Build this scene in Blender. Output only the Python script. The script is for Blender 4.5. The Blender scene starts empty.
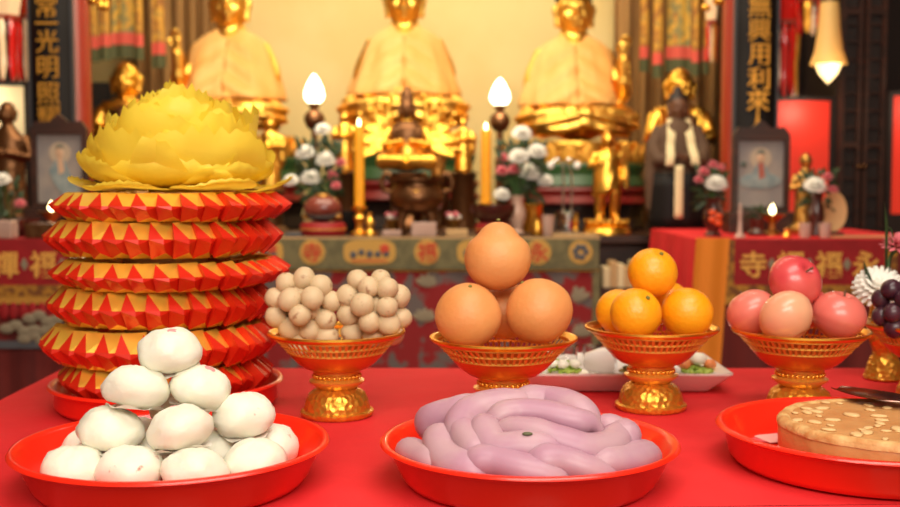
import bpy, bmesh, math, random
from mathutils import Vector, Matrix, Euler, noise
PI = math.pi
rnd = random.Random(7)
SC = bpy.context.scene
COL = SC.collection

# ------------------------------------------------------------------ camera
F = 1086.0
PITCH = math.radians(3.8)
CAMZ = 1.13
CP, SP = math.cos(PITCH), math.sin(PITCH)

def P(px, py, d):
    """point of the place seen at a photo position, at distance d along the floor"""
    u = (px - 450) / F; v = (253.5 - py) / F
    t = d / (CP + v * SP)
    return Vector((u * t, d, CAMZ + t * (-SP + v * CP)))

def Pz(px, py, z):
    u = (px - 450) / F; v = (253.5 - py) / F
    t = (z - CAMZ) / (-SP + v * CP)
    return Vector((u * t, t * (CP + v * SP), z))

# ------------------------------------------------------------------ materials
def lin(c):
    return tuple((x / 12.92 if x <= .04045 else ((x + .055) / 1.055) ** 2.4) for x in (v / 255 for v in c))

def mat(name, c, rough=.5, metal=0., emit=None, es=0., c2=None, scale=8., thr=(.4, .6), bump=0., bscale=None,
        sss=0., trans=0., coat=0., alpha=1., kind='noise', detail=4., spec=.5, sssr=(1, .5, .3), translu=0., stretch=None):
    m = bpy.data.materials.new(name); m.use_nodes = True
    nt = m.node_tree; N = nt.nodes; L = nt.links
    b = N['Principled BSDF']
    rgb = lin(c) + (1,)
    b.inputs['Base Color'].default_value = rgb
    b.inputs['Roughness'].default_value = rough
    b.inputs['Metallic'].default_value = metal
    b.inputs['Specular IOR Level'].default_value = spec
    if coat: b.inputs['Coat Weight'].default_value = coat; b.inputs['Coat Roughness'].default_value = .12
    if sss:
        b.inputs['Subsurface Weight'].default_value = sss
        b.inputs['Subsurface Radius'].default_value = sssr
        b.inputs['Subsurface Scale'].default_value = .01
    if trans: b.inputs['Transmission Weight'].default_value = trans; b.inputs['IOR'].default_value = 1.4
    if emit:
        b.inputs['Emission Color'].default_value = lin(emit) + (1,); b.inputs['Emission Strength'].default_value = es
    tc = N.new('ShaderNodeTexCoord'); vec = tc.outputs['Object']
    if stretch:
        mp = N.new('ShaderNodeMapping'); mp.inputs['Scale'].default_value = stretch
        L.new(vec, mp.inputs['Vector']); vec = mp.outputs['Vector']
    def tex(s):
        if kind == 'voronoi':
            t = N.new('ShaderNodeTexVoronoi'); t.inputs['Scale'].default_value = s; L.new(vec, t.inputs['Vector']); return t.outputs['Distance']
        if kind == 'wave':
            t = N.new('ShaderNodeTexWave'); t.inputs['Scale'].default_value = s; t.inputs['Distortion'].default_value = 3; L.new(vec, t.inputs['Vector']); return t.outputs['Fac']
        t = N.new('ShaderNodeTexNoise'); t.inputs['Scale'].default_value = s; t.inputs['Detail'].default_value = detail
        L.new(vec, t.inputs['Vector']); return t.outputs['Fac']
    if c2:
        r = N.new('ShaderNodeValToRGB'); r.color_ramp.elements[0].position = thr[0]; r.color_ramp.elements[1].position = thr[1]
        r.color_ramp.elements[0].color = rgb; r.color_ramp.elements[1].color = lin(c2) + (1,)
        L.new(tex(scale), r.inputs['Fac']); L.new(r.outputs['Color'], b.inputs['Base Color'])
    if bump:
        bp = N.new('ShaderNodeBump'); bp.inputs['Strength'].default_value = bump; bp.inputs['Distance'].default_value = .01
        L.new(tex(bscale or scale), bp.inputs['Height']); L.new(bp.outputs['Normal'], b.inputs['Normal'])
    if translu:
        t = N.new('ShaderNodeBsdfTranslucent'); t.inputs['Color'].default_value = rgb
        mx = N.new('ShaderNodeMixShader'); mx.inputs['Fac'].default_value = translu
        out = N['Material Output']
        L.new(b.outputs['BSDF'], mx.inputs[1]); L.new(t.outputs['BSDF'], mx.inputs[2]); L.new(mx.outputs['Shader'], out.inputs['Surface'])
    return m

# ------------------------------------------------------------------ objects
def tag(o, label=None, cat=None, group=None, kind=None):
    if label: o['label'] = label
    if cat: o['category'] = cat
    if group: o['group'] = group
    if kind: o['kind'] = kind
    return o

def T(name, label, cat, loc=(0, 0, 0), rz=0., group=None, rot=None):
    o = bpy.data.objects.new(name, None); COL.objects.link(o)
    o.empty_display_size = .02
    o.location = loc; o.rotation_euler = rot if rot else (0, 0, rz)
    return tag(o, label, cat, group)

def mesh_of(name, bm, mats, smooth=True, angle=None):
    bmesh.ops.recalc_face_normals(bm, faces=bm.faces)
    me = bpy.data.meshes.new(name); bm.to_mesh(me); bm.free()
    for m in (mats if isinstance(mats, (list, tuple)) else [mats]): me.materials.append(m)
    for p in me.polygons: p.use_smooth = smooth
    if smooth and angle: 
        try: me.set_sharp_from_angle(angle=math.radians(angle))
        except Exception: pass
    return me

def put(name, me, parent=None, loc=(0, 0, 0), rot=(0, 0, 0), scale=(1, 1, 1)):
    o = bpy.data.objects.new(name, me); COL.objects.link(o)
    if parent: o.parent = parent
    o.location = loc; o.rotation_euler = rot; o.scale = scale
    return o

def part(name, bm, mats, parent=None, smooth=True, loc=(0, 0, 0), rot=(0, 0, 0), angle=50):
    return put(name, mesh_of(name, bm, mats, smooth, angle), parent, loc, rot)

def solo(name, bm, mats, label, cat, loc=(0, 0, 0), rot=(0, 0, 0), group=None, smooth=True, angle=50):
    return tag(part(name, bm, mats, None, smooth, loc, rot, angle), label, cat, group)

def struct(name, bm, mats, smooth=False):
    o = part(name, bm, mats, None, smooth); o['kind'] = 'structure'; return o

def copy_tree(o, parent=None):
    c = o.copy(); COL.objects.link(c); c.parent = parent
    for ch in list(o.children): copy_tree(ch, c)
    return c

def clone(o, label, loc=None, rz=None, group=None, rot=None, scale=None):
    c = copy_tree(o); c['label'] = label
    if group: c['group'] = group
    if loc is not None: c.location = loc
    if rz is not None: c.rotation_euler = (0, 0, rz)
    if rot is not None: c.rotation_euler = rot
    if scale is not None: c.scale = (scale,) * 3
    return c

def sculpt(name, bm, voxel, mats, parent=None, smooth_it=3, fn=None, loc=(0, 0, 0)):
    """one continuous body: everything in bm grown together"""
    me = bpy.data.meshes.new(name); bmesh.ops.recalc_face_normals(bm, faces=bm.faces); bm.to_mesh(me); bm.free()
    o = bpy.data.objects.new(name, me); COL.objects.link(o)
    r = o.modifiers.new('r', 'REMESH'); r.mode = 'VOXEL'; r.voxel_size = voxel; r.use_smooth_shade = True
    if smooth_it:
        s = o.modifiers.new('s', 'SMOOTH'); s.factor = .5; s.iterations = smooth_it
    dg = bpy.context.evaluated_depsgraph_get(); dg.update()
    me2 = bpy.data.meshes.new_from_object(o.evaluated_get(dg))
    bpy.data.objects.remove(o); bpy.data.meshes.remove(me)
    me2.name = name
    if fn:
        cs = [(v.co.copy(), v.normal.copy()) for v in me2.vertices]
        me2.vertices.foreach_set('co', [x for c, n in cs for x in fn(c, n)])
    me2.materials.clear()
    for m in (mats if isinstance(mats, (list, tuple)) else [mats]): me2.materials.append(m)
    for p in me2.polygons: p.use_smooth = True; p.material_index = 0
    return put(name, me2, parent, loc)

# ------------------------------------------------------------------ shapes
def NB(): return bmesh.new()

def face(bm, vs, mi=0):
    try:
        f = bm.faces.new(vs); f.material_index = mi; return f
    except ValueError:
        return None

def lathe(bm, prof, n=32, c=(0, 0, 0), mi=0, rad=None, sx=1., sy=1.):
    c = Vector(c); rings = []
    for r, z in prof:
        if r < 1e-6: rings.append([bm.verts.new(c + Vector((0, 0, z)))])
        else:
            ring = []
            for k in range(n):
                a = 2 * PI * k / n
                rr = r * (rad(a, z) if rad else 1)
                ring.append(bm.verts.new(c + Vector((rr * math.cos(a) * sx, rr * math.sin(a) * sy, z))))
            rings.append(ring)
    for a, b in zip(rings[:-1], rings[1:]):
        for k in range(n):
            j = (k + 1) % n
            if len(a) == 1 and len(b) == 1: continue
            if len(a) == 1: face(bm, (a[0], b[k], b[j]), mi)
            elif len(b) == 1: face(bm, (a[k], a[j], b[0]), mi)
            else: face(bm, (a[k], a[j], b[j], b[k]), mi)
    return bm

def tube(bm, pts, rad, n=10, mi=0, flat=1.):
    pts = [Vector(p) for p in pts]; m = len(pts)
    rs = rad if isinstance(rad, (list, tuple)) else [rad] * m
    rings = []; up = Vector((0, 0, 1))
    prev = None
    for i, p in enumerate(pts):
        t = (pts[min(i + 1, m - 1)] - pts[max(i - 1, 0)]).normalized()
        if prev is None:
            a = up.cross(t)
            if a.length < 1e-3: a = Vector((1, 0, 0))
        else: a = prev - t * prev.dot(t)
        a.normalize(); prev = a; b = t.cross(a)
        rings.append([bm.verts.new(p + (a * math.cos(2 * PI * k / n) + b * math.sin(2 * PI * k / n) * flat) * rs[i]) for k in range(n)])
    for A, B in zip(rings[:-1], rings[1:]):
        for k in range(n): face(bm, (A[k], A[(k + 1) % n], B[(k + 1) % n], B[k]), mi)
    face(bm, list(reversed(rings[0])), mi); face(bm, rings[-1], mi)
    return bm

def curve_pts(ctrl, n):
    """smooth curve through control points"""
    c = [Vector(p) for p in ctrl]; c = [c[0] * 2 - c[1]] + c + [c[-1] * 2 - c[-2]]
    out = []; seg = len(c) - 3
    for i in range(n + 1):
        s = i / n * seg; k = min(int(s), seg - 1); t = s - k
        p0, p1, p2, p3 = c[k:k + 4]
        out.append(.5 * ((2 * p1) + (p2 - p0) * t + (2 * p0 - 5 * p1 + 4 * p2 - p3) * t * t + (3 * p1 - p0 - 3 * p2 + p3) * t ** 3))
    return out

def ell(bm, c, r, seg=16, ring=10, mi=0, rot=None):
    if isinstance(r, (int, float)): r = (r, r, r)
    M = Matrix.Translation(Vector(c))
    if rot: M = M @ Euler(rot).to_matrix().to_4x4()
    M = M @ Matrix.Diagonal((r[0], r[1], r[2], 1))
    res = bmesh.ops.create_uvsphere(bm, u_segments=seg, v_segments=ring, radius=1, matrix=M)
    if mi:
        for v in res['verts']:
            for f in v.link_faces: f.material_index = mi
    return bm

def box(bm, lo, hi, mi=0, bevel=0.):
    x0, y0, z0 = lo; x1, y1, z1 = hi
    v = [bm.verts.new(p) for p in ((x0, y0, z0), (x1, y0, z0), (x1, y1, z0), (x0, y1, z0), (x0, y0, z1), (x1, y0, z1), (x1, y1, z1), (x0, y1, z1))]
    fs = [face(bm, [v[i] for i in q], mi) for q in ((0, 3, 2, 1), (4, 5, 6, 7), (0, 1, 5, 4), (1, 2, 6, 5), (2, 3, 7, 6), (3, 0, 4, 7))]
    if bevel:
        es = list({e for f in fs for e in f.edges})
        r = bmesh.ops.bevel(bm, geom=es, offset=bevel, segments=2, affect='EDGES', profile=.6)
        for f in r['faces']: f.material_index = mi
    return bm

def prism(bm, outline, y0, y1, mi=0):
    """outline in x,z pushed from y0 to y1"""
    a = [bm.verts.new((x, y0, z)) for x, z in outline]; b = [bm.verts.new((x, y1, z)) for x, z in outline]
    n = len(a); face(bm, a, mi); face(bm, list(reversed(b)), mi)
    for k in range(n): face(bm, (a[k], b[k], b[(k + 1) % n], a[(k + 1) % n]), mi)
    return bm

def disc_front(bm, cx, cz, r, y0, y1, n=24, sx=1., mi=0):
    return prism(bm, [(cx + r * sx * math.cos(2 * PI * k / n), cz + r * math.sin(2 * PI * k / n)) for k in range(n)], y0, y1, mi)

def sheet(bm, fn, nu, nv, th=0., mi=0, mif=None):
    """thin sheet from fn(u, v), with a thickness th along its normal"""
    g = [[Vector(fn(i / nu, j / nv)) for j in range(nv + 1)] for i in range(nu + 1)]
    V = [[bm.verts.new(p) for p in row] for row in g]
    fs = []
    for i in range(nu):
        for j in range(nv):
            fs.append(face(bm, (V[i][j], V[i + 1][j], V[i + 1][j + 1], V[i][j + 1]), mif(i / nu, j / nv) if mif else mi))
    if th:
        bm.normal_update()
        W = [[bm.verts.new(V[i][j].co + V[i][j].normal * th) for j in range(nv + 1)] for i in range(nu + 1)]
        for i in range(nu):
            for j in range(nv):
                face(bm, (W[i][j], W[i][j + 1], W[i + 1][j + 1], W[i + 1][j]), mif(i / nu, j / nv) if mif else mi)
        for i in range(nu):
            face(bm, (V[i][0], W[i][0], W[i + 1][0], V[i + 1][0]), mi); face(bm, (V[i][nv], V[i + 1][nv], W[i + 1][nv], W[i][nv]), mi)
        for j in range(nv):
            face(bm, (V[0][j], V[0][j + 1], W[0][j + 1], W[0][j]), mi); face(bm, (V[nu][j], W[nu][j], W[nu][j + 1], V[nu][j + 1]), mi)
    return bm

def glyph_mesh(ch, size, depth, m, bold=.0):
    cu = bpy.data.curves.new('writing', 'FONT'); cu.body = ch; cu.size = size; cu.extrude = depth; cu.offset = bold
    cu.align_x = 'CENTER'; cu.align_y = 'CENTER'
    o = bpy.data.objects.new('writing', cu); COL.objects.link(o)
    dg = bpy.context.evaluated_depsgraph_get(); dg.update()
    me = bpy.data.meshes.new_from_object(o.evaluated_get(dg))
    bpy.data.objects.remove(o); bpy.data.curves.remove(cu)
    if len(me.vertices):
        xs = [v.co.x for v in me.vertices]; ys = [v.co.y for v in me.vertices]
        cx, cy = (min(xs) + max(xs)) / 2, (min(ys) + max(ys)) / 2
        for v in me.vertices: v.co.x -= cx; v.co.y -= cy
    me.materials.clear(); me.materials.append(m)
    return me

def glyph(ch, size, parent, loc, m, depth=.003, bold=0.):
    o = put('character', glyph_mesh(ch, size, depth, m, bold), parent, loc, (PI / 2, 0, 0))
    return o

def nz(p, s, a):
    return noise.noise(Vector(p) * s) * a
M = {}
M['softgold'] = mat('soft_gold', (250, 184, 70), .42, .6, bump=.1)
M['lettergold'] = mat('banner_letter_gold', (232, 172, 76), .6)
M['slate'] = mat('slate_edge', (58, 58, 64), .5)
M['cloth'] = mat('red_cloth', (222, 46, 50), .75, c2=(212, 38, 42), scale=5, bump=.25, bscale=14, spec=.25)
M['tray'] = mat('red_plastic', (244, 40, 20), .28, coat=.35, bump=.0)
M['bun'] = mat('bun_dough', (236, 233, 216), .5, c2=(234, 231, 212), scale=22, bump=.3, bscale=34, sss=.25, sssr=(1, .8, .5))
M['bunspot'] = mat('bun_filling_specks', (236, 233, 216), .5, c2=(190, 134, 114), scale=60, thr=(.64, .72), bump=.15, bscale=30, sss=.2)
M['liner'] = mat('paper_liner', (245, 240, 230), .7, translu=.25)
M['pink'] = mat('pink_stamp', (226, 150, 150), .6)
M['roll'] = mat('purple_dough', (182, 136, 156), .42, c2=(190, 152, 162), scale=16, thr=(.42, .62), bump=.08, bscale=24, sss=.25, sssr=(1, .6, .7), spec=.45)
M['rollspot'] = mat('green_speck', (92, 92, 62), .6)
M['cake'] = mat('brown_cake', (196, 136, 80), .45, c2=(206, 150, 92), scale=20, bump=.22, bscale=50, sss=.1)
M['cakeedge'] = mat('cake_crust', (222, 180, 118), .6, c2=(200, 140, 80), scale=60, bump=.4, bscale=60)
M['flake'] = mat('pale_flake', (224, 184, 128), .55)
M['pinkpaper'] = mat('pink_paper', (222, 90, 100), .7)
M['whitepaper'] = mat('white_paper', (232, 180, 172), .7)
M['steel'] = mat('steel', (200, 190, 185), .18, 1.)
M['darksteel'] = mat('dark_steel', (120, 90, 80), .22, 1.)
M['gold'] = mat('gold_leaf', (255, 194, 80), .3, 1., bump=.2, bscale=30)
M['goldemb'] = mat('embossed_gold', (230, 168, 62), .32, .75, bump=.3, bscale=120, kind='voronoi')
M['goldbowl'] = mat('gold_bowl', (236, 178, 78), .3, .6)
M['goldred'] = mat('reddish_gold', (222, 124, 48), .3, .65)  # redder gold for the closed lower bowl
M['longkong'] = mat('longkong_skin', (208, 182, 144), .6, c2=(150, 104, 72), scale=70, thr=(.62, .74), bump=.1, sss=.1)
M['twig'] = mat('brown_twig', (110, 78, 52), .8)
M['pomelo'] = mat('pomelo_skin', (220, 142, 78), .5, c2=(228, 158, 94), scale=9, thr=(.35, .65), bump=.1, bscale=160, sss=.12)
M['orange'] = mat('orange_peel', (250, 158, 10), .38, c2=(248, 168, 24), scale=8, bump=.15, bscale=190, sss=.12, coat=.1)
M['apple'] = mat('red_apple', (204, 62, 70), .3, c2=(222, 104, 92), scale=10, thr=(.4, .75), coat=.25, stretch=(1, 1, .25))
M['applepale'] = mat('pale_apple', (226, 140, 110), .32, c2=(232, 176, 136), scale=9, thr=(.3, .7), coat=.25, stretch=(1, 1, .25))
M['applepink'] = mat('pink_apple', (216, 100, 92), .32, c2=(226, 130, 112), scale=9, thr=(.3, .75), coat=.25, stretch=(1, 1, .25))
M['grape'] = mat('purple_grape', (58, 26, 40), .32, c2=(88, 48, 58), scale=12, thr=(.4, .8))
M['calyx'] = mat('green_stalk', (120, 116, 50), .7)
M['china'] = mat('white_china', (240, 232, 226), .18, coat=.4)
M['glass'] = mat('clear_glass', (255, 255, 255), .03, trans=1.)
M['leafgreen'] = mat('chopped_greens', (128, 160, 48), .45, c2=(176, 196, 84), scale=60)
M['dumpling'] = mat('white_food', (240, 238, 220), .45, bump=.2, bscale=60)
M['shrimp'] = mat('orange_food', (230, 140, 80), .4)
M['olive'] = mat('olive_food', (134, 110, 40), .4, c2=(80, 70, 34), scale=60)
M['blueprint'] = mat('blue_print', (236, 236, 236), .4, c2=(80, 120, 150), scale=45, thr=(.5, .56))
M['black'] = mat('black_lacquer', (20, 15, 14), .6, spec=.25)
M['petal'] = mat('yellow_paper', (255, 232, 84), .45, bump=.12, bscale=40, translu=.42)
M['papergold'] = mat('gold_foil', (250, 196, 76), .3, .5)
M['paperred'] = mat('red_foil_paper', (214, 40, 18), .36, .15)
M['statue'] = mat('gilded_statue', (255, 200, 92), .36, 1., bump=.12, bscale=24)
M['robe'] = mat('pale_silk', (244, 190, 112), .62, bump=.25, bscale=22, c2=(234, 172, 90), scale=6, stretch=(1, 1, .2))
M['hair'] = mat('dark_blue_hair', (46, 50, 70), .6)
M['plaster'] = mat('cream_plaster', (238, 214, 150), .8, c2=(232, 206, 138), scale=2, bump=.05)
M['tan'] = mat('tan_curtain', (166, 124, 70), .85, c2=(136, 98, 54), scale=4, stretch=(6, 6, .3))
M['wood'] = mat('dark_wood', (64, 32, 20), .45, c2=(44, 22, 14), scale=5, stretch=(1, 1, 8))
M['redwood'] = mat('red_lacquer_wood', (150, 44, 22), .35, c2=(128, 32, 18), scale=5)
M['pillar'] = mat('red_pillar_paint', (150, 42, 20), .35)
M['floor'] = mat('floor_tile', (120, 62, 50), .3, c2=(104, 52, 42), scale=3)
M['ceil'] = mat('ceiling_paint', (200, 176, 140), .9)
M['wall'] = mat('side_wall_paint', (120, 84, 52), .85, c2=(104, 70, 42), scale=2)
M['dark'] = mat('dark_brown', (34, 18, 13), .55)
M['greenlac'] = mat('green_lacquer', (48, 84, 44), .4)
M['redlac'] = mat('dark_red_lacquer', (120, 22, 18), .4)
M['candle'] = mat('yellow_wax', (246, 168, 26), .5, sss=.3)
M['flame'] = mat('flame', (255, 240, 190), .5, emit=(255, 236, 170), es=9)
M['bulb'] = mat('lit_bulb', (255, 250, 235), .4, emit=(255, 240, 208), es=7)
M['bulb2'] = mat('lit_frosted_bulb', (255, 236, 190), .4, emit=(255, 220, 150), es=2.2)
M['shade'] = mat('cream_shade', (240, 206, 130), .5, translu=.4)
M['bronze'] = mat('dark_bronze', (112, 74, 44), .32, .8, bump=.3, bscale=40)
M['oldgold'] = mat('dull_gold', (190, 140, 70), .34, .9, bump=.3, bscale=40)
M['brownrobe'] = mat('brown_robe', (88, 62, 42), .75, bump=.25, bscale=40)
M['skinwood'] = mat('carved_wood_skin', (96, 58, 34), .5)
M['scarf'] = mat('white_scarf', (226, 206, 160), .75)
M['white'] = mat('white_petal', (250, 246, 236), .6, translu=.15)
M['pinkflower'] = mat('pink_petal', (232, 122, 132), .6, translu=.15)
M['leaf'] = mat('dark_leaf', (34, 52, 26), .5, c2=(56, 76, 38), scale=30)
M['mumcore'] = mat('flower_core', (236, 214, 120), .7)
M['palevase'] = mat('pale_pink_vase', (206, 168, 146), .35)
M['darkvase'] = mat('dark_vase', (70, 30, 22), .3, coat=.3)
M['orangepaint'] = mat('orange_pattern', (224, 84, 24), .45)
M['brocade'] = mat('red_grey_brocade', (140, 26, 28), .85, c2=(104, 92, 88), scale=13, thr=(.5, .56), detail=2)
M['valance'] = mat('olive_brocade', (116, 108, 72), .8, c2=(98, 92, 62), scale=30)
M['medal'] = mat('ochre_medallion', (196, 152, 72), .75)
M['redthread'] = mat('red_thread', (196, 70, 40), .75)
M['bluethread'] = mat('slate_thread', (84, 84, 88), .8)
M['greythread'] = mat('grey_thread', (140, 128, 104), .8)
M['goldthread'] = mat('gold_thread', (206, 150, 60), .6, .2)
M['goldfringe'] = mat('gold_fringe', (186, 130, 42), .65, .2, c2=(120, 70, 30), scale=40, thr=(.42, .58))
M['bannerred'] = mat('banner_red', (158, 16, 22), .75, c2=(146, 12, 18), scale=20)
M['bannergold'] = mat('banner_gold', (222, 166, 62), .7, c2=(168, 110, 52), scale=26, thr=(.45, .6))
M['bannermix'] = mat('banner_colours', (226, 178, 70), .7, c2=(150, 140, 84), scale=18, thr=(.45, .55))
M['bannerpink'] = mat('banner_pink', (226, 96, 80), .75)
M['bannergreen'] = mat('banner_green', (90, 94, 58), .75)
M['orangecloth'] = mat('orange_cloth', (232, 132, 26), .75)
M['skirt'] = mat('dark_red_skirt', (112, 32, 26), .85, c2=(90, 24, 20), scale=3, stretch=(8, 8, .3))
M['bluewhite'] = mat('blue_white_embroidery', (150, 24, 26), .8, c2=(150, 150, 150), scale=16, thr=(.5, .54), detail=2)
M['charboard'] = mat('gilt_character', (236, 170, 70), .35, .6)
M['paint'] = mat('grey_painting', (150, 140, 132), .4, c2=(128, 122, 122), scale=7)
M['paintrobe'] = mat('painted_robe', (112, 128, 132), .5, c2=(140, 150, 148), scale=18)
M['paintskin'] = mat('painted_skin', (196, 160, 130), .5)
M['paintred'] = mat('painted_red', (160, 86, 70), .5)
M['painthalo'] = mat('painted_halo', (176, 158, 136), .5)
M['paintdark'] = mat('painted_dark', (82, 92, 82), .5)
M['redglow'] = mat('backlit_red', (230, 40, 26), .5, emit=(255, 84, 50), es=.2)
M['whiteglow'] = mat('backlit_cream', (255, 236, 190), .5, emit=(255, 220, 150), es=.25)
M['redshine'] = mat('red_glass', (210, 30, 24), .12, coat=.6)
M['whiteshine'] = mat('pale_glass_glint', (250, 214, 170), .12, coat=.6, emit=(255, 226, 170), es=.1)  # pale lantern glass, its white glints put into the colour and a faint glow
M['goldshine'] = mat('gold_tassel', (236, 170, 60), .35, .5)
M['beige'] = mat('beige_box', (196, 158, 108), .7)
M['chrome'] = mat('chrome', (226, 222, 212), .12, 1.)
M['fishred'] = mat('wooden_fish_lacquer', (136, 66, 52), .28, coat=.4, c2=(110, 46, 38), scale=12)
M['cushion'] = mat('red_cushion', (156, 26, 28), .6, bump=.2, bscale=30)
M['paleacryl'] = mat('pale_acrylic', (196, 164, 150), .25, c2=(176, 142, 126), scale=6)
M['green'] = mat('green_stem', (70, 110, 56), .5)
M['tv'] = mat('dark_box_paint', (30, 28, 26), .4)
TZ = .80          # top of the red cloth
# ------------------------------------------------------------------ offering table and its cloth
FL = Vector((-.675, 1.052)); FR = Vector((1.06, 1.118)); BR = Vector((1.06, 1.91)); BL = Vector((-.685, 1.91))
def build_table():
    t = T('offering_table', 'long offering table hidden under the bright red cloth', 'table', (.19, 1.49, 0))
    bm = NB()
    vs = [(p.x - .19, p.y - 1.49) for p in (FL + Vector((.02, .02)), FR + Vector((-.02, .02)), BR + Vector((-.02, -.02)), BL + Vector((.02, -.02)))]
    a = [bm.verts.new((x, y, .765)) for x, y in vs]; b = [bm.verts.new((x, y, .795)) for x, y in vs]
    face(bm, a); face(bm, b)
    for k in range(4): face(bm, (a[k], a[(k + 1) % 4], b[(k + 1) % 4], b[k]))
    part('table_top', bm, M['wood'], t, False)
    for sx in (-.76, .76):
        for sy in (-.34, .34):
            bm = NB(); box(bm, (sx - .025, sy - .025, 0), (sx + .025, sy + .025, .765)); part('leg', bm, M['wood'], t, False)
    bm = NB()
    cs = [FL, FR, BR, BL]; n = 40
    edge = []
    for k in range(4):
        p, q = cs[k], cs[(k + 1) % 4]
        for i in range(n): edge.append(p.lerp(q, i / n))
    g = [[FL.lerp(FR, i / n).lerp(BL.lerp(BR, i / n), j / 20) for j in range(21)] for i in range(n + 1)]
    V = [[bm.verts.new((p.x, p.y, TZ - .0005 - abs(nz((p.x, p.y, 1), 6, .0008)))) for p in row] for row in g]
    for i in range(n):
        for j in range(20): face(bm, (V[i][j], V[i + 1][j], V[i + 1][j + 1], V[i][j + 1]))
    c = Vector((.19, 1.49)); m = len(edge); rows = []
    for r, (z, out, amp) in enumerate(((TZ - .001, 0, 0), (TZ - .012, .006, 0), (TZ - .1, .012, .004), (TZ - .3, .018, .012), (TZ - .55, .02, .02), (TZ - .74, .02, .024))):
        row = []
        for k, p in enumerate(edge):
            d = (p - c).normalized(); o = out + amp * math.sin(k * 2 * PI * 22 / m)
            row.append(bm.verts.new((p.x + d.x * o, p.y + d.y * o, z)))
        rows.append(row)
    for A, B in zip(rows[:-1], rows[1:]):
        for k in range(m): face(bm, (A[k], A[(k + 1) % m], B[(k + 1) % m], B[k]))
    solo('tablecloth', bm, M['cloth'], 'bright red cloth spread over the front offering table', 'tablecloth', angle=40)
build_table()

# ------------------------------------------------------------------ red plastic trays
def tray(R, r0, h, label, loc):
    w = .003
    prof = [(0, .0006), (r0 - .01, .0006), (r0, .003), (r0 + .006, .01), (R - .008, h - .006), (R - .002, h - .002), (R + .002, h), (R, h + .003), (R - .004, h + .0035),
            (R - .009, h - .001), (r0 + .002, .012), (r0 - .006, .0055), (0, .005)]
    bm = NB(); lathe(bm, prof, 72)
    return solo('plastic_tray', bm, M['tray'], label, 'tray', loc, group='round red plastic trays', angle=80)
C1 = Pz(173, 440.5, TZ + .048); C1.z = TZ
C2 = Pz(529, 438, TZ + .048); C2.z = TZ
C3 = Pz(869, 424, TZ + .048); C3.z = TZ
C4 = Vector(((167 - 450) / F * 1.6, 1.59, TZ))
tray(.168, .140, .045, 'round red tray heaped with white buns', C1)
tray(.162, .134, .045, 'round red tray holding coiled purple dough rolls', C2)
tray(.172, .152, .043, 'round red tray holding the brown round cake', C3)
tray(.167, .154, .036, 'round red tray under the tower of folded paper rings', C4)

# ------------------------------------------------------------------ white buns
def bun_mesh(seed, spots):
    bm = NB(); prof = []
    n = 12
    for i in range(n + 1):
        a = PI * i / n
        r = math.sin(a); z = -math.cos(a)
        if z < 0: z *= .78; r = r ** .72 if r > 0 else 0
        prof.append((r if 0 < i < n else 0, z))
    lathe(bm, prof, 28)
    for v in bm.verts:
        p = v.co.copy(); q = p + Vector((seed * 3.1, 0, 0))
        k = 1 + noise.noise(q * 1.2) * .15 + noise.noise(q * 2.8) * .06 + noise.noise(q * 6.) * .012
        a = math.atan2(p.y, p.x); rr = math.hypot(p.x, p.y)
        pleat = (.02 * math.sin(a * 7 + rr * 4)) * max(0, min(1, (p.z - .35) * 2)) * min(1, rr * 3)
        v.co = p * (k + pleat)
        if p.z > .8: v.co.z -= .08 * (1 - rr)
        v.co = Vector((v.co.x * .0345, v.co.y * .0345, v.co.z * .0268))
    return mesh_of('bun_body', bm, M['bunspot'] if spots else M['bun'])
BUNS = [[bun_mesh(i, False) for i in range(5)], [bun_mesh(i + 9, True) for i in range(2)]]
def liner_mesh(seed):
    bm = NB()
    def f(u, v):
        a = 2 * PI * u; r = .0305 * v * (1 + .09 * math.sin(a * 3 + seed) * v)
        x, y = r * math.cos(a), r * math.sin(a)
        if seed % 2: x = max(-.034, min(.034, x * 1.12))
        return (x, y, (.004 * max(0, v - .7) / .3) * (1 + math.sin(a * 5 + seed)) * .6)
    sheet(bm, f, 28, 5, 0)
    bmesh.ops.remove_doubles(bm, verts=bm.verts, dist=1e-5)
    return mesh_of('paper_liner', bm, M['liner'])
LINERS = [liner_mesh(i) for i in range(4)]
bun_px = [  # photo x, y, layer, spots, tilt, label
    (171, 354, 3, 0, 'topmost white bun at the peak of the pile'),
    (135, 391, 2, 0, 'white bun just under the topmost one, on its left side'),
    (200, 387, 2, 0, 'white bun just under the topmost one, on its right side'),
    (112, 427, 1, 0, 'broad white bun in the second layer, above the tray front left'),
    (180, 431, 1, 0, 'white bun at the middle of the pile front, with a faint pink stamp'),
    (246, 419, 1, 1, 'white bun in the second layer beside the right slope of the pile'),
    (74, 470, 0, 0, 'white bun at the lower left corner of the pile, by the tray rim'),
    (131, 471, 0, 1, 'white bun in the front row with brown filling specks'),
    (195, 472, 0, 0, 'white bun in the middle of the front row under the stamped bun'),
    (256, 463, 0, 0, 'white bun in the front row toward the right rim of the tray'),
    (284, 441, 0, 1, 'rightmost white bun of the pile, its side showing brown specks'),
    (66, 443, 0, 0, 'leftmost white bun behind the lower left corner bun'),
]
pos = []
for (px, py, lay, sp, lb) in bun_px:
    p = Pz(px, py, TZ + .028 + .037 * lay); pos.append(p)
hidden = [(C1 + Vector((x, y, .027)), l) for x, y, l in ((-.03, .03, 'white bun buried inside the pile under the left second layer'), (.04, .035, 'white bun buried inside the pile under the right second layer'),
          (-.062, .095, 'white bun low at the back left of the pile'), (.01, .108, 'white bun low at the back middle of the pile'), (.078, .085, 'white bun low at the back right of the pile'))]
hidden += [(C1 + Vector((-.01, .075, .0655)), 'white bun in the second layer at the back of the pile')]
lay = [b[2] for b in bun_px] + [0] * 5 + [1]
anchor = [Vector(p) for p in pos]
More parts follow.
